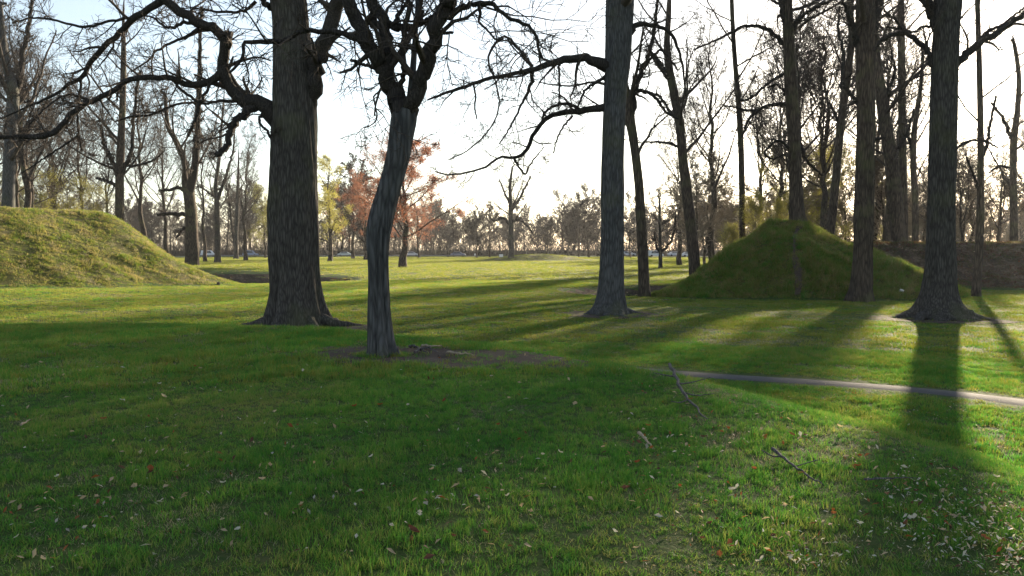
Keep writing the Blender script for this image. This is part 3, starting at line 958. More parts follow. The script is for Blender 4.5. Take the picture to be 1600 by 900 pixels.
traced_tree('dark bare tree alone in the middle of the far lawn',
            [(799, 402, 6), (799, 395, 4.6), (799, 360, 4), (798, 320, 3.4), (797, 290, 2.4), (800, 265, 1.6)],
            [[(798, 352, 2.6), (785, 340, 2), (772, 345, 1.6), (762, 335, 1)], [(799, 330, 2.4), (812, 310, 2), (822, 290, 1.6), (830, 275, 1)], [(798, 320, 2), (788, 300, 1.6), (780, 280, 1)],
             [(800, 345, 2), (815, 345, 1.8), (828, 358, 1.4), (832, 365, 1)]],
            height=20, crown_from=6, n_auto=12, seed=136, S=14, group=LAWN, flare=.12, tw=.016)
traced_tree('small fork-trunked tree on the lawn just right of the thin dark trunk',
            [(1032, 419, 4), (1032, 412, 3), (1032, 396, 2.8), (1032, 375, 2.4), (1031, 340, 2), (1030, 310, 1.6)],
            [[(1034, 393, 2.2), (1042, 385, 2), (1050, 374, 1.8), (1054, 355, 1.4), (1056, 330, 1)], [(1031, 393, 1.8), (1026, 385, 1.5), (1023, 365, 1.2)]],
            height=9.5, crown_from=2.5, n_auto=14, seed=137, S=12, group=LAWN, flare=.1, tw=.010)


# ---- generic background trees: meshes made once, then copied
def gen_tree(seed, H, r0, cb, n_l, ang, trop, spread, tw, mat=None, twm=None, per=(8, 7, 4), leaves=None):
    rng = np.random.default_rng(seed)
    K = 22
    z = np.linspace(0, H, K)
    wob = np.cumsum(rng.normal(size=(K, 2)) * H * .006, axis=0)
    wob -= wob[0]
    P = np.column_stack([wob, z])
    R = r0 * (1 - .93 * (z / H) ** .9) + r0 * .35 * np.exp(-z / .5)
    P[0, 2] = -.4
    trunk = trunk_mesh('trunk', P, R, mat or M_BARKB, rng, 12, .05, 5, .2, .4)
    B = Build()
    k0 = int(cb * K)
    col = []
    spec = [dict(per=n_l, lr=1.0, ang=ang, jit=.10, trop=(0, 0, trop), K=9, S=5, rr=.5, rmin=tw * 2.4, tlo=0),
            dict(per=per[0], lr=.45, ang=46, jit=.16, trop=(0, 0, trop * .7), K=6, S=3, rr=.5, rmin=tw * 1.6),
            dict(per=per[1], lr=.5, ang=46, jit=.18, trop=(0, 0, trop * .5), K=5, S=3, rr=.55, rmin=tw * 1.15),
            dict(per=per[2], lr=.5, ang=42, jit=.2, trop=(0, 0, .02), K=3, S=3, rr=.6, rmin=tw)]
    crown_levels(rng, P[k0:][None], R[k0:][None], np.array([spread]), spec, B, col)
    crown = B.mesh('crown', twm or M_TWIG)
    fol = None
    if leaves:
        fol = tip_leaves('foliage', col[0], leaves[0], leaves[1], leaves[2], rng, leaves[3])
    return trunk, crown, fol


G = {}
for i in range(4):      # tall woodland trees
    G['tall%d' % i] = gen_tree(200 + i, 22 + 1.5 * i, .34 + .04 * i, .35, 20, 45, .10, 8.5 + .5 * i, .015, per=(9, 8, 4))
for i in range(3):      # broad far trees, coarser twigs
    G['far%d' % i] = gen_tree(230 + i, 17 + 2 * i, .36, .18, 22, 58, .06, 8.5, .046, per=(10, 9, 4))
for i in range(2):      # small trees, backlight of the low sun put into their pale twig colour
    G['pale%d' % i] = gen_tree(250 + i, 11 + 2 * i, .20, .15, 20, 50, .10, 5.5, .020, twm=M_TWIGP, per=(8, 8, 4))
G['red'] = gen_tree(270, 15, .42, .22, 20, 55, .05, 7.5, .016, per=(7, 5, 3), leaves=(44000, .13, M_RED, .2))
G['yellow'] = gen_tree(271, 17, .40, .12, 20, 55, -.02, 5.0, .012, per=(6, 5, 3), leaves=(24000, .13, M_YEL, .22))
G['olive'] = gen_tree(272, 14, .25, .10, 20, 45, .08, 6.0, .014, twm=M_TWIGP, per=(6, 5, 3), leaves=(16000, .14, M_OLIVE, .3))
G['shrub'] = gen_tree(273, 3.2, .05, .02, 26, 48, .10, 2.0, .006, twm=M_TWIGP, per=(6, 4, 3), leaves=(12000, .07, M_YEL, .14))


def place(kind, px, Y, label, s=1.0, rz=None, group=None, name='bare_tree', cat='tree', dz=0.0, rng=random.Random(5)):
    x = (px - 800) / F * Y / math.cos(PITCH) * 1.0
    z = float(hgt(x, Y)) + dz
    root = bpy.data.objects.new(name, None)
    COL.objects.link(root)
    root.location = (x, Y, z)
    root.rotation_euler = (rng.uniform(-.03, .03), rng.uniform(-.03, .03), rz if rz is not None else rng.uniform(0, 6.28))
    root.scale = (s * rng.uniform(.92, 1.08), s * rng.uniform(.92, 1.08), s)
    tag(root, label, cat, group)
    t, c, f = G[kind]
    obj('trunk' if cat == 'tree' else 'stem', t, root)
    obj('crown', c, root)
    if f is not None:
        obj('foliage', f, root)
    return root


pr = random.Random(12)
TW = ['first', 'second', 'third', 'fourth', 'fifth', 'sixth', 'seventh', 'eighth', 'ninth', 'tenth', 'eleventh', 'twelfth', 'thirteenth', 'fourteenth', 'fifteenth', 'sixteenth', 'seventeenth', 'eighteenth', 'nineteenth', 'twentieth']
# named trees on the far lawn
place('red', 630, 104, 'red-budded tree with dark trunk alone on the lawn behind the slender forked tree', 1.0, 1.0, LAWN, 'red_budded_tree').scale = (1.25, 1.25, 1.02)
place('red', 572, 172, 'red-budded tree left of the slender forked tree, farther off', 1.05, 2.4, LAWN, 'red_budded_tree')
place('red', 655, 205, 'farther red-budded tree half hidden behind the nearer red one', .85, 4.1, LAWN, 'red_budded_tree')
place('yellow', 515, 150, 'tree with fresh yellow-green leaves right beside the massive trunk', 1.1, .5, LAWN, 'yellow_green_tree')
place('olive', 416, 205, 'olive-green budding tree peeping out left of the massive trunk', 1.15, 2.0, LAWN, 'yellow_green_tree')
place('far1', 552, 190, 'bare grey tree between the yellow-green tree and the red-budded one', 1.15, .7, LAWN)
place('shrub', 1182, 46.5, 'low yellow-green budding shrub on the left shoulder of the right mound', .62, .3, None, 'budding_shrub', 'shrub')
place('shrub', 1142, 47.5, 'lower budding shrub at the left flank of the right mound', .6, 2.3, None, 'budding_shrub', 'shrub')
place('shrub', 1212, 46.5, 'small budding shrub just left of the tree on the mound top', .4, 4.3, None, 'budding_shrub', 'shrub')
# woodland behind the left mound
g = 'woodland trees behind the left mound'
for i, (px, Y, k) in enumerate(sorted([(-30, 80, 2), (28, 92, 1), (50, 78, 3), (62, 100, 0), (96, 112, 2), (130, 120, 1), (225, 118, 3), (165, 135, 0), (262, 140, 2), (322, 150, 1), (385, 160, 3), (80, 140, 3), (5, 130, 2)])):
    place('tall%d' % k, px, Y, 'tall bare tree in the wood behind the left mound, %s from the left' % TW[i], pr.uniform(.9, 1.08), None, g)
for i, (px, Y, s) in enumerate([(30, 108, .75), (70, 105, .8), (110, 112, .8), (150, 118, .75)]):
    place('olive', px, Y, 'low olive-tinged tree behind the left mound, %s from the left' % TW[i], s, None, 'olive-tinged trees behind the left mound')
# woodland behind the earth bank at right
g = 'woodland trees behind the right earth bank'
for i, (px, Y, k) in enumerate(sorted([(1398, 110, 3), (1448, 78, 0), (1455, 98, 2), (1500, 72, 1), (1512, 104, 3), (1556, 84, 2), (1548, 118, 0), (1610, 76, 3), (1640, 100, 1), (1690, 84, 0), (1740, 96, 2), (1680, 120, 3), (1480, 130, 1), (1420, 140, 0), (1760, 70, 1), (1830, 86, 3)])):
    place('tall%d' % k, px, Y, 'tall bare tree in the wood behind the right earth bank, %s from the left' % TW[i], pr.uniform(.62, .78) if px < 1400 else pr.uniform(.46, .60), None, g)
g = 'tall twiggy trees behind the right mound'  # row thickened with added trees whose crowns shade the left foreground
for i, (px, Y, k, sc_) in enumerate([(1062, 118, 1, 1.0), (1116, 96, 3, 1.05), (1186, 112, 0, 1.15), (1216, 92, 1, 1.05), (1240, 70, 2, .92), (1272, 104, 3, 1.15), (1286, 72, 1, .95), (1362, 88, 1, 1.05), (1384, 78, 2, 1.0)]):
    place('tall%d' % k, px, Y, 'tall twiggy tree behind the right mound, %s from the left of its row' % TW[i], sc_, None, g)
g = 'pale small trees in the low sun behind the right mound'
for i in range(22):
    px = 1080 + i * 30 + pr.uniform(-12, 12)
    place('pale%d' % (i % 2), px, pr.uniform(80, 150), 'pale sunlit small tree behind the right mound and earth bank', pr.uniform(.8, 1.15), None, g, 'small_tree')
for i, (px, Y, s) in enumerate([(1225, 100, .9), (1275, 96, .9), (1290, 80, .8), (1395, 120, .9)]):
    place('olive', px, Y, 'olive-tinged small tree behind the right mound, %s from the left' % TW[i], s, None, 'olive-tinged trees behind the right mound')
# far treeline
for i in range(124):
    px = -140 + i * 15.5 + pr.uniform(-14, 14)
    Y = pr.uniform(250, 330)
    s = pr.uniform(.62, 1.2)
    if 720 < px < 1100:
        s *= .86
    place('far%d' % (i % 3), px, Y, 'bare grey-brown tree in the far line beyond the lawn', s, None, 'bare trees of the far line')
for i, (px, Y, s) in enumerate(sorted([(745, 205, .62), (765, 215, .7), (905, 196, .82), (920, 215, .8), (888, 230, .75), (985, 210, .7), (1060, 190, .75), (1100, 180, .75), (1130, 170, .75), (855, 240, .6), (1010, 225, .7), (700, 230, .62)])):
    place('far%d' % pr.randrange(3), px, Y, 'rounded bare tree in front of the far tree line, %s from the left' % TW[i], s, None, 'rounded bare trees before the far line')

# undergrowth of the far wood: one mass
rng = np.random.default_rng(91)
n = 30000
ux = rng.uniform(-330, 420, n)
uy = 255 + rng.gamma(2.0, 25, n)
uz = hgt(ux, uy)
P0 = np.stack([ux, uy, uz], 1)
hh = rng.uniform(2.0, 15.0, n) * (.6 + .8 * noise(ux, uy, 18))
d = norm(np.stack([rng.normal(size=n) * .5, rng.normal(size=n) * .5, np.ones(n)], 1))
PP = np.stack([P0 + d * (hh * t)[:, None] + rng.normal(size=(n, 3)) * .35 * t for t in (0, .5, 1.0)], 1)
Rr = np.stack([np.full(n, .055), np.full(n, .045), np.full(n, .02)], 1)
low = rng.random(n) < .4
PP[low, 1:] = PP[low, :1] + (PP[low, 1:] - PP[low, :1]) * .35
PP[low, :, 1] = np.minimum(PP[low, :, 1], 275)
Rr[low] *= 1.6
V, Q = tubes(PP, Rr, 3)
tag(obj('far_woodland', mesh_from('far_woodland', V, Q, None, True, [M_TWIG])), 'grey-brown undergrowth of the wood along the horizon', 'woodland', None, 'stuff')


# ------------------------------------------------------------------ air
hm, hN, hL = mat_new('haze_air')
pv = hN.new('ShaderNodeVolumePrincipled')
pv.inputs['Color'].default_value = (.93, .94, .97, 1)
pv.inputs['Density'].default_value = 0.00012
pv.inputs['Anisotropy'].default_value = 0.45
hL.new(pv.outputs[0], hN.new('ShaderNodeOutputMaterial').inputs['Volume'])
B = Build()
B.box((0, 0, 17), (2100, 2100, 46))
tag(obj('haze', B.mesh('haze', hm, False)), 'thin pale haze in the air over the whole park', 'haze', None, 'stuff')

# ------------------------------------------------------------------ cars, rail, signs, far away
def make_car(px, Y, col, label, rz=0.0, van=False):
    x = (px - 800) / F * Y
    root = bpy.data.objects.new('parked_car', None)
    COL.objects.link(root)
    root.location = (x, Y, float(hgt(x, Y)) + .03)
    root.rotation_euler = (0, 0, rz)
    tag(root, label, 'car', 'cars along the far road')
    m = plain_mat('car_paint', col, .3)
    top = 1.85 if van else 1.42
    prof_ = [(-2.2, .35), (-2.25, .75), (-2.1, .95), (-1.75 if not van else -2.1, 1.0), (-1.2 if not van else -2.0, top), (.55, top), (1.25, 1.0), (2.05, .85), (2.2, .6), (2.15, .35)]
    B = Build()
    n = len(prof_)
    V = [(a, -.86 if z < 1.01 else -.70, z) for a, z in prof_] + [(a, .86 if z < 1.01 else .70, z) for a, z in prof_]
    q = [(i, (i + 1) % n, n + (i + 1) % n, n + i) for i in range(n)]
    caps = [(0, i, i + 1) for i in range(1, n - 1)] + [(n, n + i + 1, n + i) for i in range(1, n - 1)]
    B.add(V, q, caps)
    body = obj('body', B.mesh('body', m, False), root)
    for sy in (-1, 1):
        B = Build()
        B.add([(-1.45, sy * .80, 1.03), (1.0, sy * .80, 1.03), (.5, sy * .735, top - .1), (-1.1, sy * .735, top - .1)] + [(-1.45, sy * .84, 1.03), (1.0, sy * .84, 1.03), (.5, sy * .745, top - .1), (-1.1, sy * .745, top - .1)],
              [(0, 1, 2, 3), (4, 5, 6, 7), (0, 1, 5, 4), (1, 2, 6, 5), (2, 3, 7, 6), (3, 0, 4, 7)])
        obj('window', B.mesh('window', M_GLASS, False), root)
        for sx in (-1.35, 1.35):
            B = Build()
            P = np.array([[(sx, sy * .72, .33), (sx, sy * .92, .33)]], float)
            V, Q = tubes(P, np.full((1, 2), .33), 12)
            B.add(V, Q)
            B.add(V[12:], None, [(0, i, i + 1) for i in range(1, 11)])
            obj('wheel', B.mesh('wheel', M_TYRE, False), root)
    return root


make_car(327, 228, (.62, .64, .68), 'pale silver car behind the slim lawn tree at left', .1, True)
make_car(643, 231, (.70, .70, .74), 'white car beside the trunk of the red-budded tree', .1)
make_car(716, 234, (.16, .20, .30), 'blue-grey car right of the red-budded tree', .0)
make_car(1024, 226, (.72, .75, .80), 'white van between the two thin trunks left of the right mound', .1, True)
make_car(1055, 240, (.55, .57, .62), 'silver car right of the white van on the far road', .05)
make_car(1076, 226, (.66, .66, .68), 'pale car farther right on the far road, before the mound', .05)
make_car(982, 244, (.50, .52, .58), 'grey car just right of the straight middle trunk', .05)
make_car(392, 240, (.18, .24, .36), 'dark blue car left of the massive trunk', .05, True)
make_car(540, 236, (.45, .52, .52), 'greenish grey car right of the yellow-green tree', .05)

# low rail beside the road
fr = bpy.data.objects.new('guard_rail', None)
COL.objects.link(fr)
fr.location = (-52, 222, float(hgt(-52, 222)))
tag(fr, 'low dark rail along the lawn edge behind the massive trunk', 'fence')
for i in range(14):
    B = Build()
    B.box((-39 + i * 6, i * .36, .3), (.16, .16, .8))
    obj('post', B.mesh('post', M_POST, False), fr)
for i in range(13):
    B = Build()
    B.box((-36 + i * 6, i * .36 + .18 - .12, .52), (5.9, .08, .26))
    obj('rail', B.mesh('rail', M_RAIL, False), fr)

for px, py, lb in [(783, 404, 'small white sign on the lawn left of the lone dark tree'), (743, 401, 'tiny white sign farther left on the far lawn')]:
    p = hit(px, py)
    r = bpy.data.objects.new('lawn_sign', None)
    COL.objects.link(r)
    r.location = p
    tag(r, lb, 'sign')
    B = Build()
    B.box((0, .06, .3), (.08, .06, .7))
    obj('post', B.mesh('post', M_POST, False), r)
    B = Build()
    B.box((0, 0, .6), (.8, .05, .55))
    obj('sign_panel', B.mesh('sign_panel', M_SIGN, False), r)


# ------------------------------------------------------------------ small things lying about
def lumpy(name, size, mat, seed):
    rng = np.random.default_rng(seed)
    th_ = np.linspace(0, math.pi, 7)
    ph = np.arange(10) * 2 * math.pi / 10
    V = np.array([[math.sin(t) * math.cos(p), math.sin(t) * math.sin(p), math.cos(t)] for t in th_ for p in ph])
    V *= (1 + .25 * rng.normal(size=(len(V), 1)) * .5) * np.array(size) / 2
    Q = [(i * 10 + j, (i + 1) * 10 + j, (i + 1) * 10 + (j + 1) % 10, i * 10 + (j + 1) % 10) for i in range(6) for j in range(10)]
    return mesh_from(name, V, Q, None, True, [mat])


p = hit(1408, 456)
tag(obj('pale_stone', lumpy('pale_stone', (.26, .2, .16), M_STONE, 1), None, p + np.array([0, 0, .04])), 'small pale stone low on the right mound beside the dark trunk', 'stone')
p = hit(341, 446)
B = Build()
V, Q = tubes(np.array([[(0, 0, -.1), (0.01, 0, .08), (0.02, 0, .22)]]), np.array([[.13, .11, .10]]), 10)
B.add(V, Q)
B.add(V[20:], None, [(0, i, i + 1) for i in range(1, 9)])
tag(obj('tree_stump', B.mesh('tree_stump', M_LIMB), None, p), 'tiny dark stump at the right foot of the left mound', 'stump')


def stick(label, pts, r0, mat, lifts=None, twigs=(), name='fallen_branch', group=None):
    w = []
    for i, (px, py) in enumerate(pts):
        q = hit(px, py)
        w.append(q)
    base = w[0].copy()
    n = len(w)
    lifts = lifts or [.02] * n
    rows = [(*(w[i] - base + np.array([0, 0, lifts[i] + .02])), r0 * (1 - .75 * i / (n - 1))) for i in range(n)]
    sp, ln = smooth_path(rows, 18)
    rng = np.random.default_rng(int(pts[0][0]))
    sp[1:-1, :3] += rng.normal(size=(16, 3)) * r0 * .35
    root = bpy.data.objects.new(name, None)
    COL.objects.link(root)
    root.location = base
    tag(root, label, 'branch', group)
    B = Build()
    V, Q = tubes(sp[None, :, :3], sp[None, :, 3], 8)
    B.add(V, Q)
    B.add(V[:8], None, [(0, i + 1, i) for i in range(1, 7)])
    obj('stem', B.mesh('stem', mat), root)
    for (k, dx, dy, dz) in twigs:
        a = sp[k, :3]
        b = a + np.array([dx, dy, dz])
        q, _ = smooth_path([(*a, sp[k, 3] * .6), (*((a + b) / 2 + rng.normal(size=3) * .02), sp[k, 3] * .45), (*b, .004)], 8)
        B = Build()
        V, Q = tubes(q[None, :, :3], q[None, :, 3], 6)
        B.add(V, Q)
        obj('twig', B.mesh('twig', mat), root)
    return root


stick('long grey dead branch slanting down the grass slope below the path', [(1046, 590), (1058, 608), (1069, 626), (1084, 640), (1096, 652), (1106, 662)], .020, M_STICK, [.14, .09, .05, .03, .02, .02],
      [(6, -.25, -.05, .05), (8, .35, .05, .06), (10, .25, -.25, .03), (12, -.2, -.2, .02)])
stick('dark dead branch lying in the leafy grass lower right', [(1207, 716), (1222, 727), (1240, 740), (1268, 756), (1285, 766)], .013, M_STICK, [.05, .04, .03, .02, .02], [(4, -.12, .06, .03), (9, .18, .06, .03)])
stick('short bleached stick on the grass slope', [(998, 690), (1008, 700), (1020, 714)], .014, M_PSTICK, [.05, .05, .04])
stick('thin straight twig lying level in the shaded grass at right', [(1350, 766), (1390, 764), (1436, 765)], .008, M_STICK, [.05, .05, .05])
stick('pale twig in the shaded grass at far left', [(33, 677), (40, 672), (48, 668)], .010, M_PSTICK, [.05, .05, .05])
for i, (pts, lb) in enumerate([([(640, 546), (652, 552), (668, 556)], 'curved root-like stick beside the foot of the slender tree'),
                               ([(660, 545), (676, 549), (690, 545)], 'stick lying on bare soil right of the slender tree'),
                               ([(648, 556), (664, 551), (684, 556)], 'lowest stick of the little heap right of the slender tree'),
                               ([(700, 556), (720, 561), (742, 560)], 'stick on bare soil farthest right of the slender tree')]):
    stick(lb, pts, .022, M_PSTICK if i % 2 else M_STICK, [.03, .06, .03])


# ------------------------------------------------------------------ fallen leaves one by one
def leaf_mesh(name, mat, seed):
    rng = np.random.default_rng(seed)
    n = 6
    u = np.linspace(0, 1, n)
    w = np.sin(u * math.pi) ** .7 * .34 * (1 + .25 * rng.normal(size=n)) + .01
    curl = rng.uniform(.12, .3)
    V, Q = [], []
    for i in range(n):
        x = u[i] - .5
        zc = curl * (x * 2) ** 2 * .6
        V += [(x, -w[i], zc + curl * .7 + .04 * rng.normal()), (x, 0, zc), (x + .03, w[i], zc + curl * .7 + .06 * rng.normal())]
    for i in range(n - 1):
        for j in (0, 1):
            a = i * 3 + j
            Q.append((a, a + 3, a + 4, a + 1))
    return mesh_from(name, V, Q, None, False, [mat])


LM = {'rust': [leaf_mesh('leaf', M_RUST, 1), leaf_mesh('leaf', M_RUST, 2)], 'tan': [leaf_mesh('leaf', M_TAN, 3), leaf_mesh('leaf', M_TAN, 4)],
      'pale': [leaf_mesh('leaf', M_PALE, 5), leaf_mesh('leaf', M_PALE, 6)], 'dark': [leaf_mesh('leaf', M_DARKL, 7), leaf_mesh('leaf', M_DARKL, 8)]}
LEAFPX = [(162, 666, 'rust', 9), (178, 702, 'tan', 7), (235, 749, 'rust', 14), (211, 775, 'tan', 11), (151, 791, 'tan', 7), (349, 769, 'pale', 9), (422, 740, 'tan', 9), (471, 804, 'tan', 11), (371, 846, 'pale', 11),
          (67, 893, 'tan', 10), (249, 609, 'pale', 6), (313, 583, 'tan', 7), (191, 635, 'pale', 7), (255, 629, 'tan', 11), (429, 653, 'tan', 7), (100, 595, 'tan', 5), (473, 587, 'pale', 6), (64, 575, 'tan', 6),
          (409, 766, 'tan', 11), (27, 857, 'pale', 8), (89, 762, 'pale', 8), (133, 841, 'pale', 8), (305, 581, 'rust', 7), (554, 645, 'rust', 10), (594, 643, 'rust', 8), (637, 644, 'pale', 7), (694, 636, 'rust', 9),
          (768, 596, 'pale', 6), (899, 642, 'tan', 9), (778, 676, 'rust', 8), (580, 727, 'pale', 9), (848, 725, 'pale', 9), (875, 722, 'pale', 8), (996, 735, 'rust', 9), (1013, 678, 'rust', 8), (793, 793, 'pale', 8),
          (612, 841, 'pale', 12), (709, 860, 'dark', 16), (646, 851, 'dark', 22), (977, 777, 'dark', 14), (960, 851, 'pale', 12), (996, 875, 'tan', 12), (829, 817, 'tan', 9), (675, 750, 'tan', 9), (656, 822, 'pale', 12),
          (795, 632, 'tan', 6), (943, 712, 'tan', 8), (1018, 715, 'rust', 10), (1177, 748, 'rust', 9), (1369, 690, 'rust', 8), (1312, 680, 'tan', 9), (1340, 744, 'rust', 10), (1148, 782, 'pale', 16), (1097, 862, 'dark', 14),
          (1108, 839, 'dark', 12), (1304, 820, 'rust', 11), (1270, 835, 'dark', 12), (1188, 896, 'pale', 14), (1057, 820, 'pale', 10), (1426, 828, 'pale', 14), (1344, 836, 'pale', 14), (1198, 881, 'tan', 10),
          (1540, 862, 'rust', 15), (1557, 763, 'pale', 10), (1078, 634, 'rust', 9), (1100, 696, 'dark', 9), (1237, 690, 'dark', 10), (1226, 808, 'tan', 9), (1455, 790, 'dark', 9), (1492, 746, 'dark', 8)]
CW = {'rust': 'rust-red', 'tan': 'tan', 'pale': 'pale whitish', 'dark': 'dark brown'}
lr_ = random.Random(4)
for px, py, c, sz in LEAFPX:
    q = hit(px, py)
    size = sz * q[1] / F * 1.05
    where = ('at the lower left' if px < 420 and py > 700 else 'in the shaded grass at left' if px < 520 else 'below the slender forked tree' if px < 820 and py < 700 else 'at the bottom middle' if px < 900 else
             'on the slope below the path' if py < 760 else 'at the lower right' if px > 1250 else 'low on the slope right of the middle')
    szw = 'large ' if sz >= 12 else 'small ' if sz <= 7 else ''
    o = obj('fallen_leaf', LM[c][lr_.randrange(2)], None, q + np.array([0, 0, .058 + .015 * lr_.random()]))
    o.scale = (size, size, size)
    o.rotation_euler = (lr_.uniform(-.6, .6), lr_.uniform(-.5, .5), lr_.uniform(0, 6.28))
    tag(o, '%s%s dead leaf lying %s' % (szw, CW[c], where), 'leaf', 'fallen leaves in the foreground grass')

# the rest of the litter: nobody could count it
rng = np.random.default_rng(17)


def litter(name, n, mats, probs, sampler, size, label, lift=.045):
    x, y = sampler(n)
    n = len(x)
    z = hgt(x, y) + lift * rng.uniform(.3, 1.4, n)
    a = rng.uniform(0, 6.28, n)
    tilt = rng.normal(size=(n, 2)) * .55
    s = size * np.clip(rng.lognormal(-.15, .45, n), .3, 1.7)
    e1 = norm(np.stack([np.cos(a), np.sin(a), tilt[:, 0]], 1))
    e2 = norm(np.stack([-np.sin(a), np.cos(a), tilt[:, 1]], 1)) * rng.uniform(.35, .8, (n, 1))
    nn = np.cross(e1, e2)
    c = np.stack([x, y, z], 1)
    S = s[:, None]
    V = np.stack([c - e1 * S, c - e2 * S * .8 + nn * S * .35, c + e1 * S * 1.1, c + e2 * S * .8 + nn * S * .3, c + nn * S * .05], 1).reshape(-1, 3)
    b = np.arange(n)[:, None] * 5
    T = np.stack([np.concatenate([b + i, b + (i + 1) % 4, b + 4], 1) for i in range(4)], 1).reshape(-1, 3)
    mi = np.repeat(rng.choice(len(mats), n, p=probs), 4)
    o = obj(name, mesh_from(name, V, None, T, False, mats, mi))
    tag(o, label, 'leaves', None, 'stuff')


def samp_px(x0, x1, y0, y1, bias=1.0):
    def f(n):
        px = rng.uniform(x0, x1, n * 3)
        py = y0 + (y1 - y0) * rng.random(n * 3) ** bias
        d = np.array([ray(a, b) for a, b in zip(px, py)])
        Y = np.full(len(px), 10.0)
        for _ in range(14):
            g_ = hgt(d[:, 0] * Y, Y)
            Y = .4 * Y + .6 * np.clip((g_ - CAMZ) / d[:, 2], 1.5, 60)
        x, y = d[:, 0] * Y, Y
        keep = rng.random(len(x)) < np.clip((noise(x, y, .7, 2) - .3) * 2.2, .02, 1)
        keep &= ~(path_dist(x, y) < .3) | (rng.random(len(x)) < .3)
        return x[keep][:n], y[keep][:n]
    return f


def samp_area(x0, x1, y0, y1, mask=None):
    def f(n):
        x = rng.uniform(x0, x1, n)
        y = rng.uniform(y0, y1, n)
        if mask is not None:
            k = mask(x, y)
            x, y = x[k], y[k]
        return x, y
    return f


litter('leaf_litter', 900, [M_RUST, M_TAN, M_PALE, M_DARKL], [.28, .30, .17, .25], samp_px(980, 1600, 600, 900), .016, 'scattered dead leaves on the sunlit slope at right')
litter('leaf_litter', 700, [M_RUST, M_TAN, M_PALE, M_DARKL], [.2, .35, .25, .2], samp_px(0, 1000, 560, 900), .018, 'sparse dead leaves in the shaded lawn at left')
litter('pale_litter', 800, [M_PALE, M_TAN, M_DARKL], [.60, .25, .15], samp_px(1230, 1640, 770, 910, .7), .0115, 'white petals and leaf scraps strewn over the lower right corner')
litter('pale_litter', 260, [M_PALE, M_TAN, M_DARKL], [.5, .3, .2], samp_px(1380, 1610, 560, 780), .011, 'pale scraps on the lawn in the long trunk shadow')
litter('leaf_litter', 1500, [M_RUST, M_TAN, M_DARKL], [.2, .35, .45], samp_area(-4, 18, 10, 40, soil_mask), .03, 'small dead leaves on the bare soil under the trees', .02)
litter('leaf_litter', 5200, [M_RUST, M_TAN, M_DARKL], [.22, .33, .45], samp_area(2, 60, 38, 62, lambda x, y: (h_wall(x, y) > .3) | ((ditch(x, y) < -.2))), .07, 'dead leaves covering the right earth bank and the hollow before it', .03)
litter('leaf_litter', 1800, [M_RUST, M_TAN, M_DARKL], [.22, .33, .45], samp_area(-36, -10, 54, 77, lambda x, y: ditch(x, y) < -.2), .07, 'dead leaves covering the hollow by the left mound', .03)

# ------------------------------------------------------------------ grass: blades scattered as tufts over the ground
PROTO = bpy.data.collections.new('grass_tufts')


def tuft(name, mat, n, rad_, h0, h1, w, segs, seed, lean=.5):
    rng = np.random.default_rng(seed)
    B = Build()
    r = rad_ * np.sqrt(rng.random(n))
    a = rng.uniform(0, 6.28, n)
    c = np.stack([r * np.cos(a), r * np.sin(a), np.full(n, -.012)], 1)
    hh = rng.uniform(h0, h1, n)
    b = rng.uniform(0, 6.28, n)
    ln = rng.uniform(.1, 1.0, n) * lean
    face = rng.uniform(0, 6.28, n)
    side = np.stack([np.cos(face), np.sin(face), np.zeros(n)], 1)
    ld = np.stack([np.cos(b), np.sin(b), np.zeros(n)], 1)
    rows = []
    for i in range(segs):
        t = i / segs
        p = c + np.array([0, 0, 1.0]) * (hh * (t - .25 * ln * t * t))[:, None] + ld * (hh * ln * t * t)[:, None]
        wd = w * (1 - .55 * t)
        rows.append(p - side * wd / 2)
        rows.append(p + side * wd / 2)
    tip = c + np.array([0, 0, 1.0]) * (hh * (1 - .25 * ln))[:, None] + ld * (hh * ln)[:, None]
    rows.append(tip)
    m = len(rows)
    V = np.stack(rows, 1).reshape(-1, 3)
    k = np.arange(n)[:, None] * m
    Q = [np.concatenate([k + 2 * i, k + 2 * i + 1, k + 2 * i + 3, k + 2 * i + 2], 1) for i in range(segs - 1)]
    T = np.concatenate([k + 2 * segs - 2, k + 2 * segs - 1, k + 2 * segs], 1)
    B.add(V, np.concatenate(Q) if Q else None, T)
    o = bpy.data.objects.new(name, B.mesh(name, mat, False))
    return o


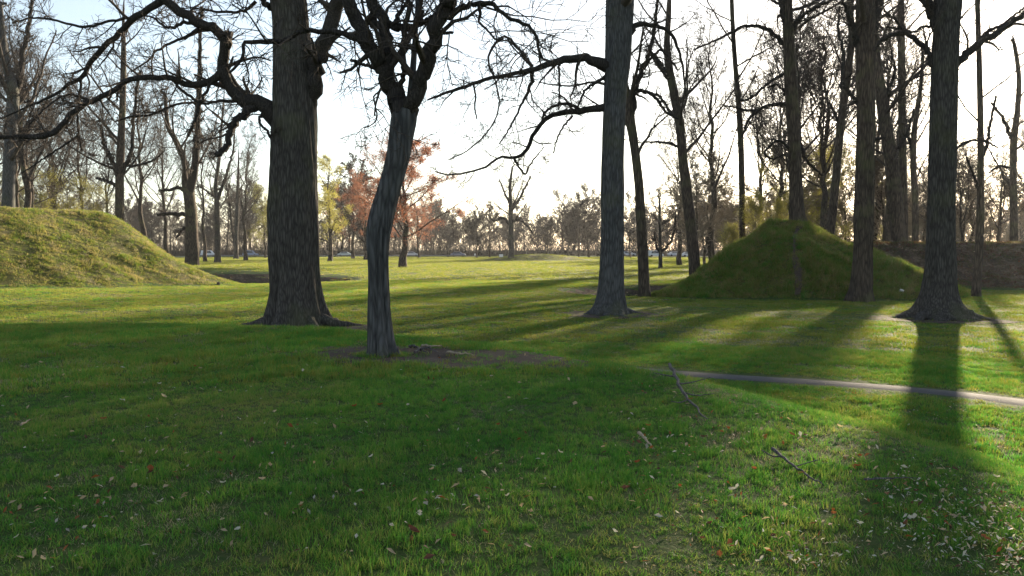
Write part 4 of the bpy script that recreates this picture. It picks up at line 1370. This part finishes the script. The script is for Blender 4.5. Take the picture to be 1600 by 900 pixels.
def scatter(name, label, x, y, idx, scl, hz_, protos, slope=0.0):
    col = bpy.data.collections.new(name + '_tufts')
    for i, p in enumerate(protos):
        p.name = '%s_proto_%02d' % (name, i)
        col.objects.link(p)
    n = len(x)
    me = bpy.data.meshes.new(name)
    me.vertices.add(n)
    me.vertices.foreach_set('co', np.stack([x, y, hgt(x, y)], 1).astype(np.float32).ravel())
    at_ = me.attributes.new('rot', 'FLOAT_VECTOR', 'POINT')
    r3 = np.stack([RNG.normal(size=n) * .12, RNG.normal(size=n) * .12, RNG.uniform(0, 6.28, n)], 1)
    if slope:
        e = .2
        gx = (hgt(x + e, y) - hgt(x - e, y)) / (2 * e)
        gy = (hgt(x, y + e) - hgt(x, y - e)) / (2 * e)
        # tilt tufts downhill: rotate about z last, so keep yaw and tilt apart with small angles
        r3[:, 2] = np.arctan2(gy, gx) + RNG.normal(size=n) * .5
        r3[:, 1] = -slope * np.arctan(np.hypot(gx, gy)) + RNG.normal(size=n) * .12
    at_.data.foreach_set('vector', r3.astype(np.float32).ravel())
    at_ = me.attributes.new('scl', 'FLOAT_VECTOR', 'POINT')
    at_.data.foreach_set('vector', np.stack([scl, scl, scl * hz_], 1).astype(np.float32).ravel())
    at_ = me.attributes.new('idx', 'INT', 'POINT')
    at_.data.foreach_set('value', idx.astype(np.int32))
    o = obj(name, me)
    tag(o, label, 'grass', None, 'stuff')
    ng = bpy.data.node_groups.new(name + '_nodes', 'GeometryNodeTree')
    ng.interface.new_socket('Geometry', in_out='INPUT', socket_type='NodeSocketGeometry')
    ng.interface.new_socket('Geometry', in_out='OUTPUT', socket_type='NodeSocketGeometry')
    N, L = ng.nodes, ng.links
    gi = N.new('NodeGroupInput')
    go = N.new('NodeGroupOutput')
    ci = N.new('GeometryNodeCollectionInfo')
    ci.inputs['Collection'].default_value = col
    ci.inputs['Separate Children'].default_value = True
    ci.inputs['Reset Children'].default_value = True
    ip = N.new('GeometryNodeInstanceOnPoints')
    ip.inputs['Pick Instance'].default_value = True

    def na(nm, ty):
        q = N.new('GeometryNodeInputNamedAttribute')
        q.data_type = ty
        q.inputs['Name'].default_value = nm
        return q.outputs['Attribute']
    L.new(gi.outputs[0], ip.inputs['Points'])
    L.new(ci.outputs[0], ip.inputs['Instance'])
    L.new(na('idx', 'INT'), ip.inputs['Instance Index'])
    L.new(na('rot', 'FLOAT_VECTOR'), ip.inputs['Rotation'])
    L.new(na('scl', 'FLOAT_VECTOR'), ip.inputs['Scale'])
    L.new(ip.outputs[0], go.inputs[0])
    md = o.modifiers.new('tufts', 'NODES')
    md.node_group = ng
    return o


def sector(d0, d1, dens, half=41):
    area = rad(2 * half) / 2 * (d1 * d1 - d0 * d0)
    n = int(area * dens)
    r = np.sqrt(RNG.random(n) * (d1 * d1 - d0 * d0) + d0 * d0)
    a = RNG.uniform(-rad(half), rad(half), n)
    return r * np.sin(a), r * np.cos(a)


def lawn_mask(x, y):
    m = ~soil_mask(x, y) | (RNG.random(len(x)) < .10)
    m &= path_dist(x, y) > pw - .05 + .16 * noise(x, y, .35, 41) + .05 * RNG.random(len(x))
    dt = ditch(x, y)
    m &= (dt > -.05) | (RNG.random(len(x)) < .12)
    for tx, ty, tr in HERO_POS:
        m &= np.hypot(x - tx, y - ty) > tr * .9
    return m


def dryness(x, y):
    a = noise(x, y, 1.3, 11) * .5 + noise(x, y, .45, 12) * .5
    return np.clip((a - .56) * 3.6, 0, 1)


def clump(x, y):
    return (.35 + 1.5 * (.6 * noise(x, y, .30, 21) + .4 * noise(x, y, 1.1, 22)) ** 1.3) * (.42 + .58 * ss(.45, 1.3, path_dist(x, y)))


x, y = sector(2.2, 9.5, 430)
k = lawn_mask(x, y)
x, y = x[k], y[k]
dr = dryness(x, y)
idx = np.where(RNG.random(len(x)) < .10 + .6 * dr, RNG.integers(5, 8, len(x)), RNG.integers(0, 5, len(x)))
scatter('lawn_grass', 'green grass blades of the nearest lawn in the shade', x, y, idx, RNG.uniform(.75, 1.25, len(x)), clump(x, y) * np.where(idx >= 5, .75, 1.0),
        [tuft('t', M_GRASS, 18, .045, .025, .065, .0042, 3, 400 + i, 1.0) for i in range(5)] + [tuft('t', M_DRY, 11, .05, .015, .05, .004, 2, 420 + i, 1.5) for i in range(3)])
ring = []
for tx, ty, tr in HERO_POS[:5]:
    a = RNG.uniform(0, 6.28, 70)
    q = tr * RNG.uniform(.95, 1.9, 70)
    ring.append(np.stack([tx + q * np.cos(a), ty + q * np.sin(a)], 1))
ring = np.concatenate(ring)
x, y = sector(9.5, 21, 150)
k = lawn_mask(x, y)
x, y = np.concatenate([x[k], ring[:, 0]]), np.concatenate([y[k], ring[:, 1]])
dr = dryness(x, y)
idx = np.where(RNG.random(len(x)) < .08 + .5 * dr, RNG.integers(4, 6, len(x)), RNG.integers(0, 4, len(x)))
scatter('lawn_grass', 'green grass blades of the lawn round the slender tree and the path', x, y, idx, RNG.uniform(.8, 1.25, len(x)), clump(x, y),
        [tuft('t', M_GRASSF if i < 1 else M_GRASS, 26, .09, .045, .09, .007, 2, 440 + i, .8) for i in range(4)] + [tuft('t', M_DRY, 14, .09, .02, .055, .007, 2, 450 + i, 1.3) for i in range(2)])


def not_mound(x, y):
    return (h_left(x, y) < .1) & (h_right(x, y) < .1) & (h_wall(x, y) < .1)


x, y = sector(21, 62, 26)
k = lawn_mask(x, y) & not_mound(x, y)
x, y = x[k], y[k]
dr = dryness(x * .4, y * .4)
idx = np.where(RNG.random(len(x)) < .12 + .5 * dr, RNG.integers(4, 6, len(x)), RNG.integers(0, 4, len(x)))
scatter('lawn_grass', 'sunlit and shaded grass of the middle lawn between the mounds', x, y, idx, RNG.uniform(.8, 1.25, len(x)), clump(x * .5, y * .5),
        [tuft('t', M_GRASSF if i else M_GRASS, 46, .22, .04, .08, .014, 1, 460 + i, .8) for i in range(4)] + [tuft('t', M_DRY, 24, .22, .02, .055, .014, 1, 470 + i, 1.2) for i in range(2)])
x, y = sector(62, 235, 2.0)
k = lawn_mask(x, y) & not_mound(x, y)
x, y = x[k], y[k]
idx = np.where(RNG.random(len(x)) < .15, RNG.integers(3, 4, len(x)), RNG.integers(0, 3, len(x)))
scatter('lawn_grass', 'bright sunlit grass of the far lawn', x, y, idx, RNG.uniform(.8, 1.25, len(x)), np.ones(len(x)),
        [tuft('t', M_GRASSF, 60, .65, .04, .085, .045, 1, 480 + i, .8) for i in range(3)] + [tuft('t', M_DRY, 30, .65, .03, .07, .045, 1, 490, 1.2)])

# mounds: longer, lying, half-dry grass
n = 46000
x = RNG.uniform(-52, -17, n)
y = RNG.uniform(28, 72, n)
k = (h_left(x, y) > .05) & (np.abs(x / y) < .85)
x, y = x[k], y[k]
idx = np.where(RNG.random(len(x)) < .12 + .35 * dryness(x * .6, y * .6), RNG.integers(3, 5, len(x)), RNG.integers(0, 3, len(x)))
scatter('mound_grass', 'yellow-green rough grass covering the left mound', x, y, idx, RNG.uniform(.7, 1.3, len(x)), .4 + 1.6 * noise(x, y, .8, 31),
        [tuft('t', M_MGRASS, 34, .2, .04, .12, .014, 2, 500 + i, 1.0) for i in range(3)] + [tuft('t', M_DRY, 20, .2, .05, .13, .014, 2, 510 + i, 1.3) for i in range(2)], slope=.6)
n = 26000
x = RNG.uniform(7, 25, n)
y = RNG.uniform(36.5, 54, n)
k = (h_right(x, y) > .05) & ((np.abs(x - .3577 * y - .4 * (noise(y, y * 0, 1.6, 8) - .5)) > .24) | (y > 44) | (RNG.random(n) < .3))
x, y = x[k], y[k]
idx = np.where(RNG.random(len(x)) < .10 + .3 * dryness(x * .6, y * .6), RNG.integers(3, 5, len(x)), RNG.integers(0, 3, len(x)))
scatter('mound_grass', 'deep green rough grass covering the right mound', x, y, idx, RNG.uniform(.7, 1.3, len(x)), .35 + 1.7 * noise(x, y, .7, 32),
        [tuft('t', M_GRASS if i < 1 else M_MGRASS, 34, .17, .05, .20, .014, 2, 520 + i, 1.0) for i in range(3)] + [tuft('t', M_WGRASS if i else M_MGRASS, 22, .17, .05, .14, .014, 2, 530 + i, 1.3) for i in range(2)], slope=.6)
n = 26000
x = RNG.uniform(18, 62, n)
y = RNG.uniform(38, 66, n)
k = (h_wall(x, y) > .05) & (h_right(x, y) < .05) & (np.abs(x / y) < 1.0)
x, y = x[k], y[k]
idx = RNG.integers(0, 3, len(x))
scatter('bank_grass', 'sparse brown-green grass on the dark right earth bank', x, y, idx, RNG.uniform(.7, 1.3, len(x)), .6 + .7 * noise(x, y, 1.2, 33),
        [tuft('t', M_WGRASS if i < 2 else M_DARKL, 22, .22, .05, .16, .02, 2, 540 + i, 1.2) for i in range(3)], slope=.6)
